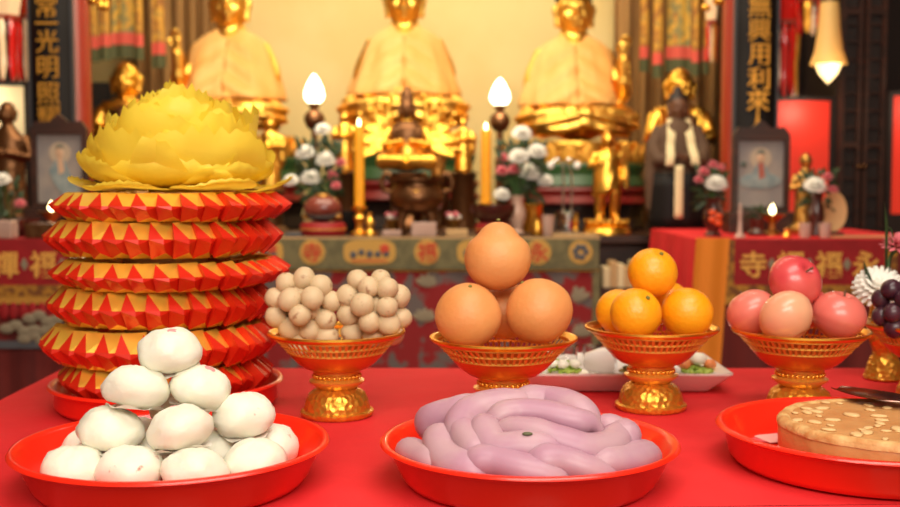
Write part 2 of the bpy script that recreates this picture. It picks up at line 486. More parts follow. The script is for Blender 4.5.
pos += [Vector(h[0]) for h in hidden]
sq = Vector((1, 1, 1.28))
for it in range(200):                     # let the pile settle so that buns touch instead of cutting into each other
    for i in range(len(pos)):
        for j in range(i + 1, len(pos)):
            d = (pos[j] - pos[i]); e = Vector((d.x, d.y, d.z * 1.24)); L = e.length; D = .0615
            if L < D:
                k = (D - L) * .5 / max(L, 1e-4); s = Vector((e.x * k, e.y * k, e.z * k / 1.24))
                pos[i] -= s * .5; pos[j] += s * .5
    for i in range(len(pos)):
        if i < len(anchor): pos[i] += (anchor[i] - pos[i]) * .02
        if lay[i] == 0: pos[i].z = TZ + .028
        h = Vector((pos[i].x - C1.x, pos[i].y - C1.y)); rr = h.length; mx = .108 + max(0, pos[i].z - TZ - .027) * .3
        if rr > mx: h *= mx / rr; pos[i].x = C1.x + h.x; pos[i].y = C1.y + h.y
labels = [b[4] for b in bun_px] + [h[1] for h in hidden]
for i, (p, lb) in enumerate(zip(pos, labels)):
    tl = .0 if lay[i] == 0 else .2
    rr = (rnd.uniform(-tl, tl), rnd.uniform(-tl, tl), rnd.uniform(0, 6.28))
    if i in (0, 2): rr = (.1, (-.28 if i == 0 else .2), 1.0)
    t = T('steamed_bun', lb, 'bun', p, group='white buns piled on the red tray', rot=rr)
    spots = i < len(bun_px) and bun_px[i][3]
    b = put('bun_body', rnd.choice(BUNS[1 if spots else 0]), t)
    put('paper_liner', LINERS[i % 4], t, (0, 0, -.0218), (0, 0, i))
    if i in (0, 4, 2):
        bm = NB(); ell(bm, (0, 0, 0), (.007, .007, .0016), 12, 6)
        part('pink_stamp', bm, M['pink'], t, loc=(.002, -.006, .0232), rot=(.25, 0, 0))

# ------------------------------------------------------------------ purple dough rolls
def mound(px, py, H=.084, Rm=.158):
    for s in range(400):
        z = TZ + .12 - s * .0003
        p = Pz(px, py, z); r = math.hypot(p.x - C2.x, p.y - C2.y)
        if z <= TZ + .012 + max(0, H * (1 - (r / Rm) ** 2.7)): return p
    return Pz(px, py, TZ + .012)
rolls = [
    ([(506, 423), (535, 427), (563, 437), (588, 444), (611, 440), (617, 427), (604, 418)], .0150, 'long purple roll folded back on itself in the middle of the heap'),
    ([(484, 420), (488, 433), (497, 442), (520, 441), (540, 441), (556, 446)], .0150, 'purple roll with a green speck, curving below the folded long roll'),
    ([(441, 432), (444, 447), (455, 458), (476, 467)], .0175, 'thick purple roll lying along the front left rim of its tray'),
    ([(478, 456), (497, 456), (522, 463), (556, 474)], .0165, 'purple roll at the very front middle of the heap'),
    ([(540, 456), (562, 456), (588, 464), (612, 473)], .0160, 'tapering purple roll at the front right, ending at the tray rim'),
    ([(600, 458), (622, 456), (642, 450), (659, 455)], .0165, 'purple roll with a dark fleck near the right rim of its tray'),
    ([(400, 447), (414, 432), (432, 419), (456, 409), (474, 402)], .0180, 'greyish purple roll sweeping down the left slope of the heap'),
    ([(462, 430), (463, 417), (476, 405), (500, 399), (528, 397)], .0165, 'purple roll arching over the upper left of the heap'),
    ([(524, 396), (548, 396), (570, 402), (588, 412)], .0170, 'purple roll crossing the very top of the heap'),
    ([(498, 412), (520, 407), (545, 409), (572, 416), (592, 420)], .0145, 'purple roll lying under the top one and above the folded roll'),
    ([(622, 429), (638, 430), (650, 438)], .0160, 'short purple roll at the right back of its tray'),
    ([(462, 424), (470, 436), (478, 449)], .0140, 'short purple roll tucked beside the speckled one at the left'),
    ([(408, 447), (420, 452), (436, 458)], .0150, 'pale purple roll end at the far left rim of its tray'),
]
for ctrl, r, lb in rolls:
    pts = [mound(x, y) - Vector((0, 0, r * .35)) for x, y in ctrl]
    e0 = (pts[0] - pts[1]).normalized() * .016; e1 = (pts[-1] - pts[-2]).normalized() * .016
    pts = [pts[0] + e0 - Vector((0, 0, .018))] + pts + [pts[-1] + e1 - Vector((0, 0, .016))]
    for p in pts:
        p.z = max(p.z, TZ + .011 + r); h = Vector((p.x - C2.x, p.y - C2.y)); lim = .131 - r * 1.2 + (p.z - TZ) * .45
        if h.length > lim: h *= lim / h.length; p.x, p.y = C2.x + h.x, C2.y + h.y
    c = curve_pts(pts, 34); n = len(c)
    rad = [r * 1.2 * (1 - .93 * max(0, 1 - i / 9.) ** 1.8) * (1 - .93 * max(0, 1 - (n - 1 - i) / 11.) ** 1.7) * (1 + .05 * math.sin(i * .28 + ctrl[0][0])) for i in range(n)]
    bm = NB(); tube(bm, c, rad, 16, flat=.86)
    for v in bm.verts: v.co += v.co.normalized() * nz(v.co, 45, .0015)
    t = solo('dough_roll', bm, M['roll'], lb, 'dough roll', group='purple dough rolls on the middle tray', angle=180)
    if 'green speck' in lb or 'fleck' in lb:
        bm = NB(); q = c[int(n * .6)]; ell(bm, q + Vector((0, -r * .55, r * .95)), (.0055, .003, .002), 10, 6); part('dark_speck', bm, M['rollspot'], t)
for k, (x, y, w, lb) in enumerate(((0, .05, .1, 'purple roll at the bottom of the heap, near its back'), (0, 0, .11, 'purple roll at the bottom of the heap, in its middle'), (.0, -.045, .09, 'purple roll at the bottom of the heap, near its front'),
                                (.02, .025, .07, 'purple roll inside the heap, over the bottom layer'), (0, -.02, .06, 'purple roll inside the heap, front of the inner layer'))):
    bm = NB(); z = .024 if k < 3 else .052
    c = curve_pts([C2 + Vector((x - w, y + .01, z)), C2 + Vector((x, y - .006, z)), C2 + Vector((x + w, y + .008, z))], 14)
    tube(bm, c, [.017 * (1 - .8 * abs(i / 7 - 1) ** 4) for i in range(15)], 14)
    solo('dough_roll', bm, M['roll'], lb, 'dough roll', group='purple dough rolls on the middle tray', angle=180)

# ------------------------------------------------------------------ brown cake with the server on it
CK = C3 + Vector((.0245, .0, .0062)); CR, CH = .124, .046
def build_cake():
    t = T('round_cake', 'thick round brown cake topped with pale flakes', 'cake', CK)
    bm = NB()
    lathe(bm, [(0, 0), (CR - .004, 0), (CR, .004), (CR + .001, CH - .007), (CR - .002, CH - .001), (CR - .012, CH), (CR * .6, CH + .0005), (0, CH)], 72, rad=lambda a, z: 1 + .008 * math.sin(a * 9) + .005 * math.sin(a * 23))
    part('cake_body', bm, M['cake'], t)
    bm = NB()
    lathe(bm, [(CR - .013, CH - .0005), (CR - .009, CH + .0018), (CR - .002, CH + .0012), (CR + .0018, CH - .003), (CR + .002, CH - .008), (CR - .004, CH - .008)], 90,
          rad=lambda a, z: 1 + .008 * math.sin(a * 9) + .005 * math.sin(a * 23) + (.012 if z > CH else .004) * noise.noise(Vector((math.cos(a) * 9, math.sin(a) * 9, z * 300))))
    part('crust_edge', bm, M['cakeedge'], t)
    fm = []
    for s in range(3):
        bm = NB(); lathe(bm, [(0, -.001), (.0085, -.001), (.0095, .0004), (.007, .0016), (0, .002)], 12, rad=lambda a, z: 1 + .28 * noise.noise(Vector((math.cos(a) * 1.5 + s * 4, math.sin(a) * 1.5, 0))), sy=.62)
        fm.append(mesh_of('pale_flake', bm, M['flake']))
    r2 = random.Random(3); ps = []
    while len(ps) < 46:
        a, rr = r2.uniform(0, 6.28), CR * .88 * math.sqrt(r2.random())
        q = Vector((rr * math.cos(a), rr * math.sin(a)))
        if all((q - o).length > .012 for o in ps): ps.append(q)
    for q in ps: put('pale_flake', r2.choice(fm), t, (q.x, q.y, CH + .0012), (0, 0, r2.uniform(0, 6.28)), (r2.uniform(.6, 1.25),) * 3)
build_cake()
bm = NB(); lathe(bm, [(0, 0), (.034, 0), (.036, .0004), (.034, .0008), (0, .0008)], 24, rad=lambda a, z: 1 + .06 * math.sin(a * 12))
p = Pz(760, 434, TZ + .006); solo('paper_doily', bm, M['pinkpaper'], 'pink paper disc lying in the cake tray, left of the cake', 'paper', (p.x + .004, p.y - .012, TZ + .0062), rot=(0, 0, 0))
bm = NB(); box(bm, (-.02, -.02, 0), (.016, .02, .0008))
p = Pz(772, 436, TZ + .0075); solo('paper_sheet', bm, M['whitepaper'], 'whitish paper corner sticking out from under the cake', 'paper', (p.x + .0, p.y - .012, TZ + .0074), rot=(0, 0, .3))
def build_server():
    z = CK.z + CH + .0062
    a = Pz(836, 391, z); b = Pz(905, 405, z); d = (b - a); L = d.length
    t = T('cake_server', 'steel cake server lying across the top of the brown cake', 'cake server', a, rot=(0, 0, math.atan2(d.y, d.x)))
    bm = NB()
    def f(u, v):
        x = u * .105; w = .024 * math.sin(PI * min(1, .04 + u * .62)) ** .7 * (1 if u < .8 else 1 - (u - .8) * 3.2) + .004
        return (x, (v - .5) * 2 * w, .002 + .003 * (v - .5) ** 2 * 4)
    sheet(bm, f, 20, 8, .0012); part('blade', bm, M['darksteel'], t)
    bm = NB(); tube(bm, [(.1, 0, .0035), (.125, 0, .010), (.15, 0, .016), (.21, 0, .018), (.26, 0, .017)], [.004, .0045, .006, .0075, .006], 12, flat=.5)
    part('handle', bm, M['steel'], t)
build_server()

# ------------------------------------------------------------------ pierced gilt stands
def stand_tree():
    t = T('offering_stand', 'x', 'stand', (0, 0, 0))
    bm = NB()   # foot
    lathe(bm, [(0, 0), (.049, 0), (.0515, .003), (.0515, .007), (.047, .009), (.0465, .012), (.044, .022), (.040, .031), (.034, .0355), (.029, .0385), (0, .0385)], 56); part('foot', bm, M['goldemb'], t)
    bm = NB()   # stem with its flared ring
    lathe(bm, [(0, .0387), (.028, .0387), (.030, .041), (.0385, .0475), (.039, .050), (.034, .0525), (.0305, .054), (.0305, .059), (.033, .0605), (.033, .064), (0, .064)], 48); part('stem', bm, M['goldbowl'], t)
    bm = NB()
    for k in range(28): ell(bm, (.0325 * math.cos(2 * PI * k / 28), .0325 * math.sin(2 * PI * k / 28), .0565), .0028, 8, 6)
    part('bead_ring', bm, M['gold'], t)
    bm = NB()   # closed lower bowl
    lathe(bm, [(0, .0642), (.034, .0642), (.045, .068), (.056, .076), (.066, .087), (.0685, .091), (.0665, .0915), (.063, .0885), (.054, .0785), (.043, .0705), (0, .069)], 64); part('bowl', bm, M['goldred'], t)
    bm = NB(); n = 60   # pierced wall: two rows of slots between three hoops
    for r, z in ((.0685, .0915), (.0775, .1015), (.0872, .1115)): lathe(bm, [(r - .001, z - .0015), (r + .0013, z - .001), (r + .0013, z + .001), (r - .001, z + .0015), (r - .001, z - .0015)], 60)
    for (ra, za, rb, zb) in ((.0685, .0915, .0775, .1015), (.0775, .1015, .0872, .1115)):
        for k in range(n):
            a = 2 * PI * (k + (.5 if za > .1 else 0)) / n; da = .022
            q = [bm.verts.new(((r + o) * math.cos(a + s * da), (r + o) * math.sin(a + s * da), z)) for r, z in ((ra, za), (rb, zb)) for s in (-1, 1) for o in (-.0006, .0009)]
            for f in ((0, 1, 5, 4), (2, 6, 7, 3), (1, 3, 7, 5), (0, 4, 6, 2)): face(bm, [q[i] for i in f])
    part('pierced_wall', bm, M['goldbowl'], t, smooth=False)
    bm = NB()
    lathe(bm, [(.0872, .1112), (.0935, .1140), (.0965, .1168), (.0963, .1195), (.0937, .1203), (.0912, .119), (.0862, .1148), (.0872, .1112)], 72); part('rim', bm, M['gold'], t)
    return t
ST = {}
stands = [('longkong', 337.5, 1.52, 1., 'gilt pierced stand holding the two bunches of tan round fruit'),
          ('pomelo', 503, 1.465, 1.04, 'gilt pierced stand holding the big tan pomelos'),
          ('orange', 650, 1.566, 1., 'gilt pierced stand holding the oranges'),
          ('apple', 798, 1.535, 1., 'gilt pierced stand holding the pink apples'),
          ('grape', 927, 1.60, 1., 'gilt pierced stand holding the dark grapes at the photo edge')]
first = None
for key, px, d, s, lb in stands:
    loc = Vector(((px - 450) / F * d * 1.015, d, TZ + .0005))
    if first is None: first = stand_tree(); first.location = loc; o = first; o['label'] = lb; o['group'] = 'gilt fruit stands on the red cloth'
    else: o = clone(first, lb, loc, rz=px)
    o.scale = (s, s, 1.)
    ST[key] = loc

# ------------------------------------------------------------------ fruit
def fruit(name, cat, prof, m, label, group, loc, r, rot=(0, 0, 0), rad=None, stem=None, n=40):
    t = T(name, label, cat, loc, group=group, rot=rot)
    bm = NB(); lathe(bm, [(a * r, z * r) for a, z in prof], n, rad=rad)
    for v in bm.verts: v.co *= 1 + noise.noise(v.co * 14 + Vector(loc) * 9) * .022
    part('skin', bm, m, t, angle=180)
    if stem:
        bm = NB(); stem(bm, r); part('stem', bm, M['calyx'] if name != 'apple' else M['twig'], t)
    return t
def arc(n, f=lambda a, r, z: (r, z)):
    o = []
    for i in range(n + 1):
        a = PI * i / n; r, z = f(a, math.sin(a), -math.cos(a)); o.append((r if 0 < i < n else 0, z))
    return o
orange_prof = arc(20, lambda a, r, z: (r, z * .97 - (.10 * max(0, (z - .93) / .07) if z > .93 else 0)))
def pom(a, r, z):
    if z > .5:
        q = (z - .5) / .5; return (r * (1 - .12 * math.sin(q * PI) ** 1.5), z * .95 + .22 * max(0, q - .30) ** 1.4)
    return (r, z * .95)
pom_prof = arc(24, pom)
round_prof = arc(24, lambda a, r, z: (r * (1 - .05 * max(0, z)), z * .95 + .03 * max(0, z) ** 3))
rst = lambda bm, r: lathe(bm, [(0, r * .96), (r * .07, r * .965), (r * .05, r * 1.02), (0, r * 1.03)], 8)
apple_prof = arc(26, lambda a, r, z: (r * (1.02 if z > 0 else 1 - .10 * z * z), (z * .9 - (.28 * max(0, 1 - r / .42) ** 2 if z > 0 else -.16 * max(0, 1 - r / .35) ** 2))))
nubs = lambda bm, r: lathe(bm, [(0, r * .86), (r * .09, r * .88), (r * .08, r * .95), (0, r * .96)], 8)
pst = lambda bm, r: lathe(bm, [(0, r * 1.13), (r * .07, r * 1.13), (r * .05, r * 1.18), (0, r * 1.19)], 8)
ast = lambda bm, r: tube(bm, [(0, 0, r * .60), (r * .03, 0, r * .8), (r * .09, 0, r * .98)], [r * .03, r * .035, r * .05], 8)
LATER = []
def later(*args, **kw): LATER.append([args, kw])
G = 'tan pomelos stacked on the gilt stand'
later('pomelo', 'pomelo', pom_prof, M['pomelo'], 'topmost tan pomelo with a knobbed tip, resting on the others', G, P(497.5, 262, 1.465), .0455, (-.05, .03, .3), stem=pst)
later('pomelo', 'pomelo', round_prof, M['pomelo'], 'tan pomelo at the lower left of the stack, near the tan bunches', G, P(469.5, 313, 1.44), .0445, (.25, -.3, 1), stem=rst)
later('pomelo', 'pomelo', round_prof, M['pomelo'], 'tan pomelo at the lower right of the stack, beside the oranges', G, P(538, 310, 1.445), .0455, (-.5, .2, 2), stem=rst)
later('pomelo', 'pomelo', round_prof, M['pomelo'], 'tan pomelo mostly hidden behind the two lower ones', G, P(505, 311, 1.522), .042, (.1, 0, 1), stem=rst)
G = 'oranges stacked on the gilt stand'
later('orange', 'orange', orange_prof, M['orange'], 'topmost orange of the stack', G, P(652.5, 272.5, 1.57), .0362, (.5, .2, .3), stem=nubs)
later('orange', 'orange', orange_prof, M['orange'], 'orange at the front left of the stack, over the stand rim', G, P(635, 313, 1.535), .0365, (.7, .3, .3), stem=nubs)
later('orange', 'orange', orange_prof, M['orange'], 'orange half hidden at the left behind the front one', G, P(620, 312, 1.595), .0345, (-.4, .3, .3), stem=nubs)
later('orange', 'orange', orange_prof, M['orange'], 'orange at the right of the stack, above the stand rim', G, P(687, 313, 1.56), .0375, (.4, .3, 2), stem=nubs)
later('orange', 'orange', orange_prof, M['orange'], 'orange at the back of the stack, its stalk peeping between two others', G, P(667, 303, 1.630), .034, (0, .2, 2), stem=nubs)
G = 'pink apples stacked on the gilt stand'
later('apple', 'apple', apple_prof, M['apple'], 'topmost apple, the deepest red of the stack', G, P(794.5, 285, 1.545), .0382, (.9, .25, .3), stem=ast)
later('apple', 'apple', apple_prof, M['applepink'], 'pink apple at the left end of the stack', G, P(758, 312, 1.545), .036, (-.5, -.4, .3), stem=ast)
later('apple', 'apple', apple_prof, M['applepale'], 'pale yellowish pink apple at the front of the stack', G, P(782, 315, 1.50), .0375, (-.75, .2, 1), stem=ast)
later('apple', 'apple', apple_prof, M['applepink'], 'rosy apple at the right end of the stack', G, P(836.5, 314, 1.525), .0375, (.1, -.3, 2), stem=ast)
later('apple', 'apple', apple_prof, M['apple'], 'red apple hidden at the back of the stack', G, P(806, 308, 1.597), .034, (0, .2, 2), stem=ast)

for g in {q[0][5] for q in LATER}:      # fruit of a pile may touch but not cut into each other
    it = [q for q in LATER if q[0][5] == g]; cs = [Vector(q[0][6]) for q in it]; rs = [q[0][7] for q in it]
    for k in range(120):
        for i in range(len(cs)):
            for j in range(i + 1, len(cs)):
                e = cs[j] - cs[i]; D = (rs[i] + rs[j]) * 1.0
                if e.length < D:
                    s = e.normalized() * (D - e.length) * .3; s.x *= .6; s.z *= .6; cs[i] -= s; cs[j] += s
    for q, c in zip(it, cs): q[0] = q[0][:6] + (c,) + q[0][7:]
for args, kw in sorted(LATER, key=lambda q: q[0][0]): fruit(*args, **kw)

# bunches of tan longkong
def bunch(name, cat, label, group, pts, R, centre, dc, rf, m, seed, fname, extra):
    r2 = random.Random(seed)
    c3 = P(centre[0], centre[1], dc); t = T(name, label, cat, c3, group=group)
    ps = []
    for q in pts:
        x, y = q[:2]; rho = math.hypot(x - centre[0], y - centre[1]) * dc / F
        dd = math.sqrt(max(0, R * R - rho * rho)) * .8
        ps.append(P(x, y, dc - dd) - c3)
    for k in range(extra):
        while True:
            v = Vector((r2.uniform(-1, 1), r2.uniform(-.2, 1), r2.uniform(-.7, .8)))
            if .4 < v.length < 1: break
        v.z = max(v.z, -.25); ps.append(v * R * .72)
    for it in range(60):
        for i in range(len(ps)):
            for j in range(i + 1, len(ps)):
                d = ps[j] - ps[i]
                if d.length < rf * 1.6:
                    s = d.normalized() * (rf * 1.6 - d.length) * .25
                    if i >= len(pts): ps[i] -= s
                    if j >= len(pts): ps[j] += s
                    if i < len(pts) and j < len(pts): ps[i] -= s * .4; ps[j] += s * .4
    bm = NB(); lathe(bm, [(a, z) for a, z in arc(12)], 20)
    for v in bm.verts: v.co = v.co * rf * (1 + noise.noise(v.co * 1.5) * .05)
    me = mesh_of(fname, bm, m)
    for q in ps:
        s = r2.uniform(.9, 1.06); put(fname, me, t, q, (r2.uniform(-1, 1), r2.uniform(-1, 1), r2.uniform(0, 6)), (s, s, s * r2.uniform(.95, 1.1)))
    bm = NB()
    for q in ps[::2]: tube(bm, [(0, 0, R * .3), q * .5 + Vector((0, 0, R * .1)), q * .9], [.003, .0022, .0015], 6)
    part('twig', bm, M['twig'], t)
    return t
G = 'bunches of tan longkong on the gilt stand'
bunch('longkong_bunch', 'fruit bunch', 'bunch of tan round longkong fruit beside the folded paper tower', G,
      [(288, 283), (306, 281), (317, 286), (290, 300), (312, 298), (330, 302), (288, 327), (312, 333), (326, 318), (277, 304), (281, 317), (300, 315), (298, 338), (322, 335)], .034, (304, 308), 1.525, .0163, M['longkong'], 3, 'longkong', 8)
bunch('longkong_bunch', 'fruit bunch', 'bunch of tan round longkong fruit beside the pomelos', G,
      [(357, 281), (381, 280), (369, 289), (349, 295), (363, 303), (387, 306), (398, 296), (400, 318), (349, 314), (370, 322), (352, 333), (376, 335), (389, 322), (386, 290), (392, 334)], .036, (375, 307), 1.525, .0163, M['longkong'], 5, 'longkong', 8)
bunch('grape_bunch', 'fruit bunch', 'bunch of dark purple grapes cut by the right edge', None,
      [(882, 298), (894, 290), (906, 286), (903, 303), (884, 317), (897, 312), (910, 320), (918, 300), (925, 318), (930, 290), (895, 322), (940, 305), (945, 320)], .05, (914, 308), 1.585, .0152, M['grape'], 8, 'grape', 8)

# ------------------------------------------------------------------ white dish with plates and glasses behind the stands
DL = Pz(509, 372, TZ + .031); DR = Pz(733, 376, TZ + .031)
dcx, dcy = (DL.x + DR.x) / 2 + .003, 1.765; dw, dd_ = (DR.x - DL.x) / 2, .105
def rect_tray():
    bm = NB(); t = .004
    def ring(w, d, z, r=.008, k=5):
        pts = []
        for cx, cy, a0 in ((w - r, d - r, 0), (-w + r, d - r, PI / 2), (-w + r, -d + r, PI), (w - r, -d + r, 1.5 * PI)):
            for i in range(k): a = a0 + PI / 2 * i / (k - 1); pts.append(bm.verts.new((cx + r * math.cos(a), cy + r * math.sin(a), z)))
        return pts
    R = [ring(dw - .035, dd_ - .03, 0), ring(dw - .03, dd_ - .025, .002), ring(dw, dd_, .030), ring(dw, dd_, .033), ring(dw - .005, dd_ - .004, .0325), ring(dw - .034, dd_ - .03, .013)]
    face(bm, list(reversed(R[0])))
    for a, b in zip(R[:-1], R[1:]):
        for k in range(len(a)): face(bm, (a[k], a[(k + 1) % len(a)], b[(k + 1) % len(a)], b[k]))
    face(bm, R[-1])
    solo('serving_dish', bm, M['china'], 'white rectangular serving dish behind the orange and pomelo stands', 'dish', (dcx, dcy, TZ + .0005), angle=40)
rect_tray()
DZ = TZ + .0142
def small_plate(px, py, rx, ry, label):
    p = P(px, py, 1.75); 
    bm = NB(); lathe(bm, [(0, 0), (.6, 0), (.64, .06), (.98, .42), (1., .5), (.96, .5), (.6, .14), (0, .12)], 40, sx=rx, sy=ry)
    for v in bm.verts: v.co.z *= .022
    return solo('oval_plate', bm, M['china'], label, 'plate', (p.x, dcy + (py - 370) * -.0035, DZ), group='small plates in the white dish', angle=60)
pl1 = small_plate(563, 374, .040, .030, 'small white oval plate of greens, the front one beside the pomelos')
pl2 = small_plate(694, 371, .040, .030, 'small white oval plate of orange food and greens, right of the orange stand')
pl3 = small_plate(551, 358, .034, .024, 'small white oval plate of greens, the back one behind the pomelos')
pl4 = small_plate(632, 372, .034, .028, 'small white oval plate of olive food behind the orange stand stem')
pl1.location.y = dcy - .036; pl3.location.y = dcy + .036; pl2.location.y = dcy - .03; pl4.location.y = dcy - .034
def heap(base, n, spread, m, name, label, cat, seed, size=.008, z0=.006, hz=.016):
    r2 = random.Random(seed); bm = NB()
    for k in range(n):
        a, r = r2.uniform(0, 6.28), spread * math.sqrt(r2.random())
        ell(bm, (r * math.cos(a), r * math.sin(a) * .65, z0 + hz * (1 - r / spread) * r2.random() + size * .5), (size * r2.uniform(.7, 1.4), size * r2.uniform(.4, .8), size * .35), 8, 6, rot=(r2.uniform(-.6, .6), r2.uniform(-.6, .6), r2.uniform(0, 6)))
    o = solo(name, bm, m, label, cat, base.location + Vector((0, 0, .002)), angle=180); o['kind'] = 'stuff'; return o
heap(pl1, 46, .024, M['leafgreen'], 'chopped_greens', 'chopped greens heaped on the front left oval plate', 'greens', 1)
heap(pl3, 40, .021, M['leafgreen'], 'chopped_greens', 'chopped greens heaped on the back left oval plate', 'greens', 2)
heap(pl2, 40, .024, M['leafgreen'], 'chopped_greens', 'chopped greens under the orange food pieces', 'greens', 3, hz=.008)
heap(pl4, 34, .019, M['olive'], 'mushroom_slices', 'olive brown sliced food on the plate behind the orange stand', 'food', 4)
def lump(p, r, m, name, label, cat, group, sc=(1, 1, .75)):
    bm = NB(); ell(bm, (0, 0, 0), 1, 18, 12)
    for v in bm.verts:
        q = v.co.copy(); v.co = q * (1 + noise.noise(q * 2 + Vector(p) * 20) * .18); v.co = Vector((v.co.x * r * sc[0], v.co.y * r * sc[1], v.co.z * r * sc[2]))
    return solo(name, bm, m, label, cat, p, group=group, angle=180)
for dx, dy, lb in ((-.003, -.008, 'white dumpling in the middle of the front left plate'), (.017, -.004, 'white dumpling at the right side of the front left plate'), (-.018, .002, 'white dumpling at the left side of the front left plate')):
    lump(pl1.location + Vector((dx, dy, .024)), .0095, M['dumpling'], 'dumpling', lb, 'dumpling', 'white dumplings on the greens')
lump(pl3.location + Vector((0, 0, .03)), .014, M['dumpling'], 'rice_ball', 'white rice lump on the back left plate', 'rice', None)
for dx, dy, lb in ((-.02, -.004, 'orange morsel at the left end of the right plate'), (.022, 0, 'orange morsel at the right end of the right plate'), (-.006, .012, 'orange morsel at the back of the right plate')):
    lump(pl2.location + Vector((dx, dy, .022)), .010, M['shrimp'], 'shrimp', lb, 'food', 'orange morsels on the right plate')
lump(pl2.location + Vector((.004, .004, .03)), .013, M['dumpling'], 'rice_ball', 'white rice lump between the orange morsels', 'rice', None)
for px, dy, lb in ((567, .062, 'clear glass standing behind the greens, nearer the pomelos'), (593, .064, 'clear glass standing behind the white tipped cup')):
    x = P(px, 350, 1.83).x; bm = NB()
    lathe(bm, [(0, 0), (.014, 0), (.0155, .003), (.019, .037), (.0192, .038), (.0178, .038), (.0142, .006), (0, .005)], 32)
    solo('drinking_glass', bm, M['glass'], lb, 'glass', (x, dcy + dy, DZ), group='clear glasses in the white dish')
def tipped_cup():
    p = P(600, 358, 1.78)
    t = T('tipped_cup', 'white cup lying on its side, showing its dark inside', 'cup', (p.x, dcy + .005, DZ + .0215), rot=(0, PI * .5 - .12, -.25))
    bm = NB(); lathe(bm, [(0, -.026), (.012, -.026), (.015, -.024), (.021, .0), (.023, .024), (.0215, .024), (.0195, .0), (.0, -.02)], 36); part('cup_wall', bm, M['china'], t)
    bm = NB(); lathe(bm, [(0, .004), (.0193, .004), (.0205, .014), (.0185, .014), (.0, .006)], 24); part('dark_filling', bm, M['black'], t)
tipped_cup()
bm = NB(); box(bm, (-.016, -.012, 0), (.016, .012, .004), bevel=.0012)
p = P(594, 374, 1.70); solo('folded_napkin', bm, M['blueprint'], 'small blue and white printed napkin in front of the tipped cup', 'napkin', (p.x, dcy - .055, DZ), rot=(0, 0, .2))

# ------------------------------------------------------------------ tower of folded paper rings
def folded_sheet():
    """one folded sheet: a gold triangle pointing down between red flanks, red underside with gold"""
    bm = NB(); n = 32; ha = PI / n; tw = -.015
    def pol(r, a, z): return bm.verts.new((r * math.cos(a), r * math.sin(a), z))
    TL, TR = pol(.136 - tw, -ha * 1.15, .0235), pol(.140 + tw * .5, ha, .0235)
    A = pol(.1725, ha * .1, .0030)
    L, R = pol(.168 - tw * .5, -ha * 1.1, .0030), pol(.169 + tw * .5, ha, .002)
    LO = pol(.1735, ha * .1, -.0035)
    BL_, BR_ = pol(.138 - tw * .7, -ha * 1.15, -.0235), pol(.144 + tw * .3, ha, -.0235)
    MM = pol(.160, ha * .25, -.0150)
    for vs, mi in (((TL, TR, A), 0), ((TL, A, L), 1), ((TR, R, A), 0), ((L, A, LO), 1), ((A, R, LO), 1),
                   ((L, LO, MM), 1), ((L, MM, BL_), 1), ((LO, R, MM), 1), ((MM, R, BR_), 1), ((MM, BR_, BL_), 0)): face(bm, vs, mi)
    IL, IR = pol(.10, -ha, .012), pol(.10, ha, .012)
    for vs, mi in (((TL, IL, IR, TR), 0), ((BL_, BR_, IR, IL), 0), ((TL, L, BL_, IL), 1), ((TR, IR, BR_, R), 0)): face(bm, vs, mi)
    return mesh_of('folded_sheet', bm, [M['papergold'], M['paperred']], smooth=False)
FS = folded_sheet()
rows = [(.8485, .885, 'lowest', 1.), (.899, .97, 'second from the bottom', 1.12), (.955, .925, 'third from the bottom', 1.1), (1.0005, .985, 'fourth from the bottom', .8), (1.0505, .95, 'fifth from the bottom', 1.06), (1.095, .965, 'topmost', .82)]
names = {'lowest': 'lowest folded red and gold paper ring, sunk in its red tray', 'second from the bottom': 'folded red and gold paper ring second from the bottom, the widest',
         'third from the bottom': 'folded red and gold paper ring third from the bottom', 'fourth from the bottom': 'folded red and gold paper ring fourth from the bottom',
         'fifth from the bottom': 'folded red and gold paper ring second from the top', 'topmost': 'topmost folded red and gold paper ring under the yellow paper flower'}
r2 = random.Random(21)
for k, (z, s, key, hs) in enumerate(rows):
    off = Vector(((-.002, -.007, -.003, .009, .001, .011)[k], r2.uniform(-.003, .003), 0))
    t = T('paper_ring', names[key], 'paper ring', (C4.x + off.x, C4.y, z), k * .4, group='stacked rings of folded paper')
    for i in range(32):
        a = 2 * PI * i / 32
        j = r2.uniform(-.005, .005)
        put('folded_sheet', FS, t, (j * math.cos(a), j * math.sin(a), 0), (0, 0, a + .0), (s, s, hs * (1 + r2.uniform(-.05, .05))))
bm = NB(); lathe(bm, [(0, 0), (.06, 0), (.06, .297), (0, .297)], 24)
solo('cardboard_core', bm, M['beige'], 'cardboard core hidden inside the stacked paper rings', 'paper core', (C4.x, C4.y, TZ + .0068))

